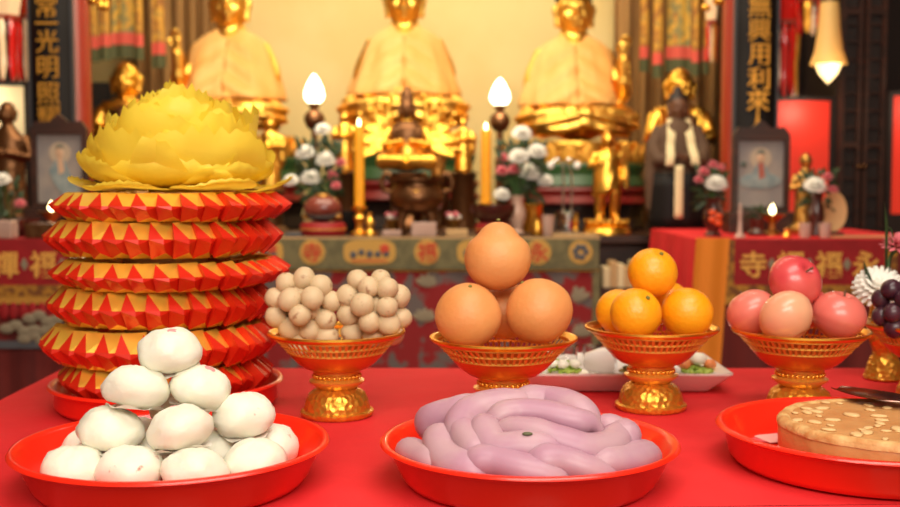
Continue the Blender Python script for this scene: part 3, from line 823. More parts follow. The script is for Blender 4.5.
# yellow paper lotus
def lotus():
    t = T('paper_lotus', 'big yellow crinkled paper lotus on top of the folded tower', 'paper flower', (C4.x + .024, C4.y, 1.1155)); t.scale = (.91, .91, .95)
    def petal_mesh(seed, tr, tz, W, jag, low):
        bm = NB(); r3 = random.Random(seed); js = [r3.uniform(.94, .98) if i % 2 else r3.uniform(1.0, 1.035) for i in range(17)]
        p0, p1, p2 = Vector((.012, 0, .004)), Vector((tr * 1.12, 0, low)), Vector((tr, 0, tz))
        def f(u, v):
            k = u * (1 + (js[round(v * 16)] - 1) * jag * max(0, (u - .7) / .3))
            k *= 1 - .13 * u * (abs(v - .5) * 2) ** 3
            c = p0 * (1 - k) ** 2 + p1 * 2 * k * (1 - k) + p2 * k * k
            w = W * (math.sin(PI * min(.8, .08 + .60 * u)) ** .8); y = (v - .5) * 2 * w
            R = max(c.x, .02)
            a = y / max(R, .05)
            q = Vector((R * math.cos(a * .8), y * .96, c.z))
            cr = nz((q.x, q.y, q.z + seed * .37), 13, .022) * u + nz((q.x * 1.5, q.y * 2.5, seed * .7), 40, .004) * u
            return q + Vector((cr, 0, cr * .8))
        sheet(bm, f, 16, 16, 0)
        return mesh_of('petal', bm, M['petal'])
    r3 = random.Random(5)
    layers = [(6, .160, .016, .072, .8, .000), (6, .142, .050, .105, .9, .004), (6, .132, .086, .108, .9, .004), (5, .108, .114, .108, .9, .008), (5, .078, .134, .094, .7, .02), (4, .040, .146, .07, .6, .04), (3, .012, .146, .046, .4, .07)]
    for li, (n, tr, tz, W, jag, low) in enumerate(layers):
        ms = [petal_mesh(li * 10 + q, tr, tz, W, jag, low) for q in range(3)]
        for k in range(n):
            a = 2 * PI * (k + .5 * (li % 2)) / n + r3.uniform(-.12, .12)
            put('petal', ms[k % 3], t, (0, 0, .001 * li), (0, 0, a), (r3.uniform(.95, 1.06),) * 3)
    bm = NB(); lathe(bm, [(0, -.001), (.05, -.001), (.052, .006), (0, .03)], 24); part('flower_base', bm, M['petal'], t)
lotus()

# ------------------------------------------------------------------ gilt vase with flowers behind the grapes
GV = Vector((P(884, 370, 1.80).x, 1.80, TZ + .0005))
bm = NB(); lathe(bm, [(0, 0), (.031, 0), (.033, .003), (.031, .009), (.025, .03), (.019, .042), (.019, .048), (.024, .06), (.03, .085), (.024, .12), (.015, .14), (.018, .155), (.015, .155), (.012, .14), (0, .10)], 40)
solo('gilt_vase', bm, M['goldemb'], 'small gilt vase on the red cloth behind the grape stand', 'vase', GV)
# ================================================================== the hall behind
BULBS_AND_ADDED = []
AX = -.166                                   # middle line of the altar
# ------------------------------------------------------------------ room shell
bm = NB(); box(bm, (-3.2, -2.2, -.1), (3.2, 6.5, 0)); struct('floor', bm, M['floor'])
bm = NB(); box(bm, (-3.2, -2.2, 3.3), (3.2, 6.5, 3.4)); struct('ceiling', bm, M['ceil'])
bm = NB(); box(bm, (-3.2, 6.3, 0), (3.2, 6.5, 3.3)); struct('wall_back', bm, M['plaster'])
bm = NB(); box(bm, (-3.3, -2.2, 0), (-3.2, 6.5, 3.3)); struct('wall_left', bm, M['wall'])
bm = NB(); box(bm, (3.2, -2.2, 0), (3.3, 6.5, 3.3)); struct('wall_right', bm, M['wall'])
bm = NB(); box(bm, (-3.2, 4.60, 2.62), (3.2, 4.78, 2.9)); struct('beam', bm, M['redwood'])
for x in (AX - 1.532, AX + 1.470):
    bm = NB(); lathe(bm, [(.10, 0), (.10, .08), (.083, .1), (.083, 3.29)], 32, c=(x, 4.92, 0)); struct('pillar', bm, M['pillar'], True)
# plain gathered curtains either side of the cream wall
for x0, x1, lb in ((AX - 1.62, AX - 1.10, 'tan gathered curtain on the back wall, left of the statues'), (AX + 1.08, AX + 1.75, 'tan gathered curtain on the back wall, right of the statues')):
    bm = NB(); sheet(bm, lambda u, v: (x0 + (x1 - x0) * u, 6.12 + .03 * math.sin(u * 44) + .012 * math.sin(u * 97), .02 + 3.2 * v), 90, 2, .006)
    solo('curtain', bm, M['tan'], lb, 'curtain', group='tan curtains', angle=180)
# the long dark platform the statues stand on, with a lower shelf
bm = NB(); box(bm, (-1.58, 4.70, 0), (1.19, 5.04, .87)); box(bm, (-1.90, 5.04, 0), (1.44, 6.0, .9)); box(bm, (-1.60, 4.62, .87), (1.205, 5.04, .9))
solo('altar_platform', bm, M['wood'], 'long dark wooden platform under the big gilded statues', 'platform', smooth=False)

# ------------------------------------------------------------------ main altar table with its embroidered cloth
TT = .925; TX0, TX1 = AX - .72, AX + .71
def altar_table():
    t = T('altar_table', 'wooden altar table under the olive and red embroidered cloth', 'table', (AX, 4.3, 0))
    bm = NB(); box(bm, (-.72, -.3, TT - .03), (.71, .3, TT), bevel=.004); part('table_top', bm, M['wood'], t, False)
    for sx in (-.68, .67):
        for sy in (-.26, .26): bm = NB(); box(bm, (sx - .03, sy - .03, 0), (sx + .03, sy + .03, TT - .03)); part('leg', bm, M['wood'], t, False)
    c = T('altar_frontal', 'embroidered altar cloth with olive band of ochre medallions over red brocade', 'altar cloth', (AX, 3.985, 0))
    bm = NB(); sheet(bm, lambda u, v: (-.72 + 1.43 * u, .004 * math.sin(u * 60), .03 + (TT - .14) * v), 80, 2, .004); part('brocade_panel', bm, M['brocade'], c)
    bm = NB(); sheet(bm, lambda u, v: (-.722 + 1.434 * u, -.010, TT - .122 + .117 * v), 60, 2, .004); part('olive_band', bm, M['valance'], c)
    bm = NB(); box(bm, (-.724, -.013, TT - .008), (.715, .01, TT + .0005)); part('top_edging', bm, M['beige'], c, False); bm = NB(); box(bm, (-.724, -.014, TT - .124), (.715, -.006, TT - .117)); part('band_edging', bm, M['goldthread'], c, False)
    bm = NB(); box(bm, (.69, -.012, .05), (.716, -.002, TT - .12)); part('side_border', bm, M['valance'], c, False)
    def mx(px): return (px - 450) / F * 3.985 * 1.003 - AX
    zc = P(405, 252, 3.975).z
    for px, kind in ((258, 'scene'), (313, '\u5bfa'), (370, 'scene'), (427, '\u798f'), (483, 'scene'), (538, '\u6c38'), (580, 'flower')):
        bm = NB(); w = 1.75 if kind == 'scene' else 1.
        if kind == 'scene':
            o = []
            for k in range(28):
                a = 2 * PI * k / 28; o.append((mx(px) + math.copysign(abs(math.cos(a)) ** .6, math.cos(a)) * .096, zc + math.copysign(abs(math.sin(a)) ** .6, math.sin(a)) * .046))
            prism(bm, o, -.0165, -.0145)
        else: disc_front(bm, mx(px), zc, .047 if kind != 'flower' else .044, -.0165, -.0145)
        md = part('medallion', bm, M['medal'], c, False)
        if kind == 'scene':
            bm = NB(); r3 = random.Random(px)
            for q in range(5): ell(bm, (mx(px) - .06 + .03 * q, -.0165, zc - .012 + r3.uniform(0, .014)), (.013, .002, .008 + r3.random() * .008), 10, 6)
            part('stitched_landscape', bm, M['bluethread'], md)
            bm = NB(); box(bm, (mx(px) - .065, -.0185, zc - .034), (mx(px) + .065, -.0165, zc - .029)); ell(bm, (mx(px) + .055, -.017, zc + .012), (.018, .002, .018), 12, 6)
            part('stitched_detail', bm, M['redthread'], md)
        elif kind == 'flower':
            bm = NB()
            for q in range(6): ell(bm, (mx(px) + .02 * math.cos(q), -.017, zc + .02 * math.sin(q)), (.012, .002, .012), 10, 6)
            part('stitched_flower', bm, M['bluethread'], md)
        else: glyph(kind, .074, md, (mx(px), -.0185, zc), M['redthread'], .0012, .0012)
    # lotus shapes stitched on the brocade
    for px, py, s in ((500, 290, .06), (428, 285, .05), (425, 320, .05), (575, 300, .06), (460, 345, .05), (310, 340, .06), (582, 335, .05), (255, 310, .06)):
        q = P(px, py, 3.98); bm = NB(); x, z = q.x - AX, q.z
        for k in range(5):
            a = (k - 2) * .55; ell(bm, (x + .5 * s * math.sin(a), -.0035, z + .35 * s * math.cos(a)), (s * .24, .003, s * .55), 10, 6, rot=(0, a, 0))
        part('stitched_lotus', bm, M['greythread'], c)
altar_table()

# ------------------------------------------------------------------ side tables with lettered red banners
def side_table(sgn, xin, xout, label):
    """xin: edge toward the middle"""
    d0, d1, top = 3.62, 4.42, .938
    xc = (xin + xout) / 2
    lo, hi = min(xin, xout), max(xin, xout)
    t = T('side_altar_table', label[0], 'table', (xc, 4.02, 0))
    bm = NB(); box(bm, (lo - xc + .01, d0 - 4.01, top - .04), (hi - xc - .01, d1 - 4.03, top - .006)); part('table_top', bm, M['wood'], t, False)
    for sx in (lo - xc + .05, hi - xc - .05):
        for sy in (-.35, .35): bm = NB(); box(bm, (sx - .03, sy - .03, 0), (sx + .03, sy + .03, top - .04)); part('leg', bm, M['wood'], t, False)
    # the cloth: red top and inner side with a dark red skirt in front
    c = T('side_altar_cloth', label[1], 'altar cloth', (xc, 4.02, 0))
    bm = NB(); box(bm, (lo - xc - .005, d0 - 4.02 - .004, top - .005), (hi - xc + .005, d1 - 4.02, top)); part('cloth_top', bm, M['cushion'] if sgn < 0 else M['cloth'], c, False)
    bm = NB(); xi = xin - xc - sgn * .006
    sheet(bm, lambda u, v: (xi - sgn * (.02 * (1 - v) * math.sin(u * 20) + .03 * (1 - v)), d0 - 4.02 + .8 * u, .35 + (top - .352) * v), 24, 6, .004); part('side_drop', bm, M['cloth'], c)
    bm = NB(); sheet(bm, lambda u, v: (lo - xc + (hi - lo) * u, d0 - 4.02 - .006 + .012 * math.sin(u * 40) * (1 - v) - .004, .06 + (top - .066) * v), 70, 4, .004); part('front_skirt', bm, M['skirt'], c)
    # banner along the front
    b = T('lettered_banner', label[2], 'banner', (xc, d0 - .022, 0))
    bx0, bx1 = (xin + sgn * .118, xin + sgn * .118 + sgn * .50)
    l2, h2 = min(bx0, bx1) - xc, max(bx0, bx1) - xc
    bm = NB(); box(bm, (l2, -.004, top - .152), (h2, .0, top + .001)); part('banner_field', bm, M['bannerred'], b, False)
    bm = NB(); box(bm, (l2 - .04, -.005, top - .19), (l2, .0, top + .001)); box(bm, (h2, -.005, top - .19), (h2 + .04, 0, top + .001)); box(bm, (l2, -.005, top - .19), (h2, 0, top - .152)); part('gold_border', bm, M['goldfringe'], b, False)
    bm = NB(); n = 60
    for k in range(n): x = l2 - .04 + (h2 - l2 + .08) * (k + .5) / n; box(bm, (x - .004, -.004, top - .215), (x + .004, 0, top - .19))
    part('fringe', bm, M['goldthread'], b, False)
    for k, ch in enumerate('\u5bfa\u79aa\u798f\u6c38'):
        x = l2 + (h2 - l2) * (k + .5) / 4; ch2 = ch if ch != '\u79aa' else '\u79aa'
        glyph({'\u79aa': '\u79aa'}.get(ch2, ch2), .092, b, (x, -.006, top - .083), M['lettergold'], .0015, .0016)
    for k in range(3):
        x = l2 + (h2 - l2) * (k + 1) / 4; bm = NB()
        for q in range(4): ell(bm, (x + .006 * math.cos(q * 1.57), -.005, top - .083 + .011 * math.sin(q * 1.57)), (.007, .002, .009), 8, 6)
        part('stitched_motif', bm, M['greythread'], b)
    return c
cR = side_table(1, .825, 1.62, ('right side altar table under its red cloth', 'red cloth with orange corner piece draped over the right side table', 'red banner with gold characters along the right side table'))
xc = (.825 + 1.62) / 2
bm = NB(); sheet(bm, lambda u, v: (.825 - xc - .01 + .112 * u - .03 * (1 - v), 3.62 - 4.02 - .030 + .004 * math.sin(u * 9), .42 + .523 * v), 12, 4, .003); part('orange_corner', bm, M['orangecloth'], cR)
cL = side_table(-1, -1.045, -1.95, ('left side altar table behind the folded paper tower', 'dark red cloth draped over the left side table', 'red banner with gold characters along the left side table'))
xcl = (-1.045 - 1.95) / 2
bm = NB()
for px, py, s in ((22, 328, .05), (45, 318, .05), (40, 338, .04), (60, 330, .04)):
    q = P(px, py, 3.6)
    for k in range(4): ell(bm, (q.x - xcl + (k - 1.5) * .03, 3.585 - 4.02, q.z + .012 * math.sin(k * 2)), (.026, .004, .017), 10, 6)
part('stitched_cloud', bm, M['greythread'], cL)
bm = NB(); n = 26
for k in range(n): x = -.395 + .79 * k / (n - 1); ell(bm, (x, 3.588 - 4.02, .70), (.016, .004, .03), 10, 6)
part('scallop_trim', bm, M['bannerred'], cL)
bm = NB(); box(bm, (-.39, 3.586 - 4.02, .575), (.39, 3.592 - 4.02, .60)); part('slate_band', bm, M['bluethread'], cL, False)

# ------------------------------------------------------------------ statues
def hand_shape(bm, wrist, d, n_, s, curl=.3):
    """palm with four unequal bent fingers and a thumb; d = direction of the fingers, n_ = palm normal"""
    d = Vector(d).normalized(); n_ = Vector(n_).normalized(); sd = d.cross(n_).normalized(); w = Vector(wrist)
    pc = w + d * s * .45
    tube(bm, [w, w + d * s * .3, w + d * s * .75], [s * .2, s * .3, s * .3], 10, flat=.55)
    for i, (o, L) in enumerate(((-.27, .62), (-.09, .74), (.09, .70), (.26, .55))):
        b = w + d * s * .68 + sd * s * o
        tube(bm, [b, b + d * s * L * .5 + n_ * s * curl * .1, b + d * s * L * .95 + n_ * s * curl * .45], [s * .105, s * .1, s * .07], 8)
    b = w + d * s * .22 - sd * s * .22
    tube(bm, [b, b + d * s * .22 - sd * s * .24 + n_ * s * .1, b + d * s * .55 - sd * s * .26 + n_ * s * .25], [s * .12, s * .11, s * .08], 8)

def head_shape(bm, c, h, tilt=0):
    """head of height h with brow, nose, lips, ears; looks toward -y"""
    c = Vector(c); r = h / 2
    ell(bm, c + Vector((0, .06 * h, .06 * h)), (r * .76, r * .86, r * .92), 20, 14)
    ell(bm, c + Vector((0, -.02 * h, -.14 * h)), (r * .66, r * .72, r * .74), 20, 14)
    ell(bm, c + Vector((0, -.26 * h, -.38 * h)), (r * .26, r * .22, r * .2), 12, 8)
    for s in (-1, 1):
        ell(bm, c + Vector((s * .17 * h, -.27 * h, -.14 * h)), (r * .26, r * .2, r * .26), 12, 8)
        tube(bm, [c + Vector((s * .05 * h, -.395 * h, .08 * h)), c + Vector((s * .16 * h, -.37 * h, .12 * h)), c + Vector((s * .27 * h, -.28 * h, .06 * h))], [r * .05, r * .07, r * .05], 8)
        ell(bm, c + Vector((s * .155 * h, -.345 * h, .015 * h)), (r * .15, r * .09, r * .07), 10, 6)
        tube(bm, [c + Vector((s * .385 * h, .03 * h, .14 * h)), c + Vector((s * .43 * h, .05 * h, .02 * h)), c + Vector((s * .40 * h, .03 * h, -.16 * h)), c + Vector((s * .38 * h, .02 * h, -.38 * h))], [r * .12, r * .17, r * .13, r * .14], 8)
    tube(bm, [c + Vector((0, -.38 * h, .08 * h)), c + Vector((0, -.43 * h, -.06 * h)), c + Vector((0, -.47 * h, -.12 * h))], [r * .07, r * .09, r * .14], 10)
    ell(bm, c + Vector((.05 * h, -.41 * h, -.13 * h)), r * .08, 8, 6); ell(bm, c + Vector((-.05 * h, -.41 * h, -.13 * h)), r * .08, 8, 6)
    tube(bm, [c + Vector((-.13 * h, -.33 * h, -.235 * h)), c + Vector((0, -.395 * h, -.225 * h)), c + Vector((.13 * h, -.33 * h, -.235 * h))], [r * .04, r * .09, r * .04], 8)
    tube(bm, [c + Vector((-.10 * h, -.33 * h, -.285 * h)), c + Vector((0, -.385 * h, -.295 * h)), c + Vector((.10 * h, -.33 * h, -.285 * h))], [r * .04, r * .09, r * .04], 8)

def loft(bm, secs, n=32, cap=True, rip=None):
    """secs: (z, half width, half depth, y centre)"""
    rings = []
    for (z, w, d, y) in secs:
        ring = []
        for k in range(n):
            a = 2 * PI * k / n; m = 1 + (rip(a, z) if rip else 0)
            ring.append(bm.verts.new((w * m * math.cos(a), y + d * m * math.sin(a), z)))
        rings.append(ring)
    for A, B in zip(rings[:-1], rings[1:]):
        for k in range(n): face(bm, (A[k], A[(k + 1) % n], B[(k + 1) % n], B[k]))
    if cap: face(bm, list(reversed(rings[0]))); face(bm, rings[-1])
    return bm

def big_buddha(label, px, py, d, H, raised, lw=1.):
    base = P(px, py, d) + Vector((0, 0, .012))
    t = T('seated_buddha_statue', label, 'statue', base, group='three big gilded statues in pale silk robes')
    S = H
    def v(x, y, z): return Vector((x * S, y * S, z * S))
    bm = NB()
    # crossed legs under a wide gilded skirt
    ell(bm, v(0, -.10, .085), (.37 * S * lw, .27 * S, .085 * S), 28, 12)
    for s in (-1, 1):
        tube(bm, curve_pts([v(s * .12, .02, .15), v(s * .28 * lw, -.14, .12), v(s * .32 * lw, -.21, .10), v(s * .2, -.31, .10), v(-s * .06, -.34, .12)], 14), [.10 * S] * 4 + [.088 * S] * 4 + [.075 * S] * 7, 14)
        ell(bm, v(-s * .1, -.36, .135), (.07 * S, .04 * S, .035 * S), 12, 8)
        for q in range(4):   # folds of the skirt over the knees
            tube(bm, curve_pts([v(s * .02, -.37 + q * .01, .06 + .035 * q), v(s * .2, -.375 + q * .03, .055 + .03 * q), v((s * .36 - s * q * .02) * lw, -.24 + q * .03, .06 + .04 * q)], 8), .014 * S, 8)
    loft(bm, [(.05 * S, .2 * S, .15 * S, 0), (.2 * S, .19 * S, .14 * S, .0), (.38 * S, .20 * S, .13 * S, .01 * S), (.50 * S, .195 * S, .125 * S, .01 * S), (.565 * S, .165 * S, .11 * S, .015 * S), (.605 * S, .11 * S, .09 * S, .015 * S), (.635 * S, .082 * S, .075 * S, .01 * S), (.69 * S, .074 * S, .07 * S, .0)], 28)
    for s in (-1, 1):
        if s == raised:
            tube(bm, curve_pts([v(s * .17, .01, .52), v(s * .25, -.03, .36), v(s * .275, -.10, .26), v(s * .275, -.17, .36), v(s * .27, -.20, .475)], 14), [.062 * S] * 6 + [.05 * S] * 5 + [.036 * S] * 4, 12)
            hand_shape(bm, v(s * .27, -.20, .475), (s * .06, -.12, 1), (0, -1, -.1), .095 * S, .5)
        else:
            tube(bm, curve_pts([v(s * .17, .01, .52), v(s * .24, -.03, .36), v(s * .235, -.12, .245), v(s * .12, -.24, .215)], 12), [.062 * S] * 6 + [.052 * S] * 4 + [.038 * S] * 3, 12)
            hand_shape(bm, v(s * .12, -.24, .215), (-s, -.35, -.05), (0, 0, 1), .095 * S, .5)
    head_shape(bm, v(0, -.015, .768), .265 * S)
    sculpt('body', bm, .0085 * S / .8, M['statue'], t, 2, lambda c, n_: c + n_ * (.011 * S * math.sin(c.z / S * 95 + abs(c.x) / S * 22 + (0 if c.x > 0 else 1.5)) * max(0, min(1, (.22 - c.z / S) * 12))))
    bm = NB()
    loft(bm, [(.80 * S, .108 * S, .12 * S, .03 * S), (.86 * S, .112 * S, .125 * S, .02 * S), (.91 * S, .095 * S, .10 * S, .015 * S), (.94 * S, .06 * S, .065 * S, .015 * S), (.98 * S, .045 * S, .045 * S, .015 * S), (1.0 * S, .015 * S, .015 * S, .015 * S)], 24)
    for q in bm.verts:
        if q.co.y < 0 and q.co.z < .86 * S: q.co.z += .055 * S
    part('curled_hair', bm, M['hair'], t)
    # pale silk cape, open at the neck, hanging over the shoulders down to the lap
    bm = NB(); n = 72; Z = [.625, .60, .57, .53, .46, .38, .30, .235, .20]
    W = [.085, .135, .182, .222, .252, .275, .305, .328, .335]; D = [.085, .105, .13, .15, .175, .205, .24, .268, .275]; Y = [.01, .01, .01, .005, -.005, -.02, -.035, -.045, -.045]
    ph = px * .1
    def f(u, v_):
        a = -PI / 2 + 2 * PI * u; k = v_ * 8; i = min(int(k), 7); tt = k - i
        L = lambda A: A[i] + (A[i + 1] - A[i]) * tt
        z, w, dd, y = L(Z), L(W), L(D), L(Y)
        fr = max(0, -math.sin(a)) ** 6
        g = min(1, v_ * 1.5)
        rp = 1 + g * (.030 * math.sin(a * 11 + ph + z * 5) + .018 * math.sin(a * 23 + ph * 2 - z * 9))
        z -= fr * .055 * (1 - v_) ** 3
        x, yy = w * rp * math.cos(a), y + dd * rp * math.sin(a)
        # folds sweeping across the chest
        yy -= .020 * fr ** .3 * g * math.sin((z * 46 + abs(x) * 30 * (1)) ) * (1 if yy < 0 else 0)
        if raised and raised * x > .19 and yy < -.02: x -= raised * .06 * min(1, max(0, (.5 - z) * 6)) * min(1, (abs(x) - .19) * 12)
        return (x * S, yy * S, z * S)
    sheet(bm, f, n, 26, .006 * S)
    part('silk_cape', bm, M['robe'], t, angle=180)
    return t
def lotus_seat(label, px, py, d, w, h, dep, tiers):
    """round lotus seat with petals, standing on stepped tiers; top at the photo height py"""
    p = P(px, py, d); top = p.z; zb = .9008
    t = T('lotus_throne', label, 'throne', (p.x, p.y, zb), group='lotus thrones of the big statues')
    H = top - zb - .001
    bm = NB(); lathe(bm, [(0, H - h), (w * .8, H - h), (w * .95, H - h * .5), (w * .93, H), (0, H)], 40, sy=dep); part('lotus_core', bm, M['gold'], t)
    bm = NB(); ell(bm, (0, 0, 0), (.13 * w, .035 * w, h * .5), 12, 10)
    for q in bm.verts: q.co.y -= .35 * q.co.z * (q.co.z > 0) * .6; q.co.x *= 1 - .35 * max(0, q.co.z / (h * .5))
    pm = mesh_of('lotus_petal', bm, M['softgold'])
    for row, (zz, rr) in enumerate(((H - h * .42, .97), (H - h * .75, .90))):
        for k in range(22):
            a = 2 * PI * (k + .5 * row) / 22
            put('lotus_petal', pm, t, (w * rr * math.cos(a), w * rr * dep * math.sin(a), zz - h * .14), (0, 0, a + PI / 2))
    z1 = H - h
    for (frac, wk, m, nm) in tiers:
        z0 = z1 - frac * (H - h)
        bm = NB(); lathe(bm, [(0, z0), (w * wk, z0), (w * wk * 1.04, z0 + .01), (w * wk * .97, (z0 + z1) / 2), (w * wk * 1.02, z1 - .012), (w * wk, z1), (0, z1)], 8 if nm == 'base_block' else 40, sy=dep)
        part(nm, bm, m, t, angle=30); z1 = z0
    return t
TIERS = [(.36, .98, M['greenlac'], 'green_tier'), (.26, 1.03, M['redlac'], 'red_tier'), (.38, 1.0, M['dark'], 'base_block')]
DB = 5.25
big_buddha('gilded seated statue on the left, its hand lifted at its outer side', 232, 137, DB, .80, -1, .88)
big_buddha('gilded seated statue in the middle, both hands in its lap', 405, 133, DB, .80, 0, .93)
big_buddha('gilded seated statue on the right, its hand lifted at its outer side', 573, 143, DB, .80, 1, .86)
lotus_seat('lotus throne under the left seated statue', 232, 137, DB + .06, .345, .10, .85, TIERS)
lotus_seat('lotus throne under the middle seated statue', 405, 133, DB + .06, .345, .10, .85, TIERS)
lotus_seat('lotus throne with green tier under the right seated statue', 573, 143, DB + .06, .345, .10, .85, TIERS)

# many armed small figure before the middle statue
def many_armed():
    p = P(407, 172, 4.48); z0 = TT + .0008
    t = T('many_armed_statue', 'small gilded figure with many curved arms and dark head before the middle statue', 'statue', (p.x, 4.50, z0))
    base = p.z - z0; k = 1 / F * 4.5
    bm = NB(); lathe(bm, [(0, 0), (.10, 0), (.10, .02), (.075, .04), (.06, base * .6), (.08, base * .85), (.085, base * .95), (.075, base), (0, base)], 32); part('pedestal', bm, M['bronze'], t)
    z = base
    bm = NB()
    ell(bm, (0, -.02, z + .035), (.10, .085, .034), 24, 10)
    for s in (-1, 1):
        tube(bm, [(s * .05, 0, z + .05), (s * .095, -.06, z + .04), (0, -.09, z + .045)], [.04, .035, .025], 12)
    loft(bm, [(z + .02, .07, .055, 0), (z + .10, .055, .045, 0), (z + .16, .07, .045, 0), (z + .19, .06, .04, 0), (z + .205, .024, .024, 0), (z + .22, .022, .022, 0)], 20)
    for s in (-1, 1):
        tube(bm, [(s * .07, 0, z + .175), (s * .09, -.03, z + .11), (s * .012, -.085, z + .125)], [.022, .019, .012], 10)
        for i in range(10):
            a = -.5 + i * .22; L = .155 + .02 * (i % 2)
            pts = [(s * .05, .03 + .004 * i, z + .14)]
            for q in (.35, .7, 1.): pts.append((s * (.05 + L * q * math.cos(a - .35 * (1 - q))), .03 + .004 * i - .02 * q, z + .14 + L * q * math.sin(a - .35 * (1 - q)) ))
            tube(bm, curve_pts(pts, 8), [.013] * 5 + [.010] * 4, 8)
            ell(bm, pts[-1], .0135, 8, 6)
    sculpt('body', bm, .0048, M['gold'], t, 1)
    bm = NB(); head_shape(bm, (0, -.01, z + .262), .085)
    loft(bm, [(z + .29, .03, .032, 0), (z + .315, .028, .03, 0), (z + .335, .018, .018, 0), (z + .35, .012, .012, 0)], 16)
    loft(bm, [(z + .205, .02, .02, 0), (z + .235, .022, .022, 0)], 16)
    sculpt('dark_head', bm, .0035, M['bronze'], t, 1)
    bm = NB(); loft(bm, [(z + .12, .066, .052, -.003), (z + .165, .078, .052, -.003), (z + .195, .062, .046, -.003), (z + .21, .03, .03, 0)], 20, cap=False); part('shawl', bm, M['bronze'], t)
many_armed()

# small gilded attendants either side of it
def attendant(label, px, ytop, ybot, d, m, hold=1):
    a, b = P(px, ytop, d), P(px, ybot, d); H = a.z - b.z
    zb = (TT if d < 4.58 else .9) + .0008
    t = T('attendant_statue', label, 'statue', (b.x, d, zb), group='small gilded attendants')
    o = b.z - zb
    if o > .01:
        bm = NB(); lathe(bm, [(0, 0), (.07, 0), (.075, .015), (.055, .03), (.05, o - .02), (.065, o - .004), (.06, o), (0, o)], 24); part('pedestal', bm, M['bronze'], t)
    else: o = 0
    bm = NB(); z = lambda k: o + k * H
    loft(bm, [(z(0), .16 * H, .12 * H, 0), (z(.1), .15 * H, .115 * H, 0), (z(.4), .12 * H, .10 * H, 0), (z(.6), .13 * H, .09 * H, 0), (z(.74), .15 * H, .085 * H, 0), (z(.80), .10 * H, .07 * H, 0), (z(.83), .04 * H, .04 * H, 0), (z(.88), .04 * H, .04 * H, 0)], 24, rip=lambda q, zz: .05 * math.sin(q * 9))
    for s in (-1, 1):
        tube(bm, [(s * .14 * H, 0, z(.75)), (s * .19 * H, -.03 * H, z(.58)), (s * .03 * H, -.13 * H, z(.62))], [.05 * H, .06 * H, .04 * H], 10)
        tube(bm, [(s * .16 * H, -.03 * H, z(.6)), (s * .17 * H, -.04 * H, z(.4)), (s * .15 * H, -.03 * H, z(.28))], [.055 * H, .05 * H, .02 * H], 10)
    head_shape(bm, (0, -.01 * H, z(.92)), .17 * H)
    ell(bm, (0, .01 * H, z(1.0)), (.04 * H, .04 * H, .045 * H), 12, 8)
    sculpt('body', bm, .012 * H / .6, m, t, 1)
    return t
attendant('small gilded attendant just left of the many armed figure', 345, 112, 172, 4.62, M['gold'])
attendant('small gilded attendant just right of the many armed figure', 463, 118, 172, 4.62, M['gold'])
attendant('small gilded attendant behind the left white bulb lamp, below the left statue', 271, 118, 190, 4.9, M['gold'])
attendant('small dark gilded attendant beside the incense burner, at its right', 438, 128, 176, 4.84, M['oldgold'])

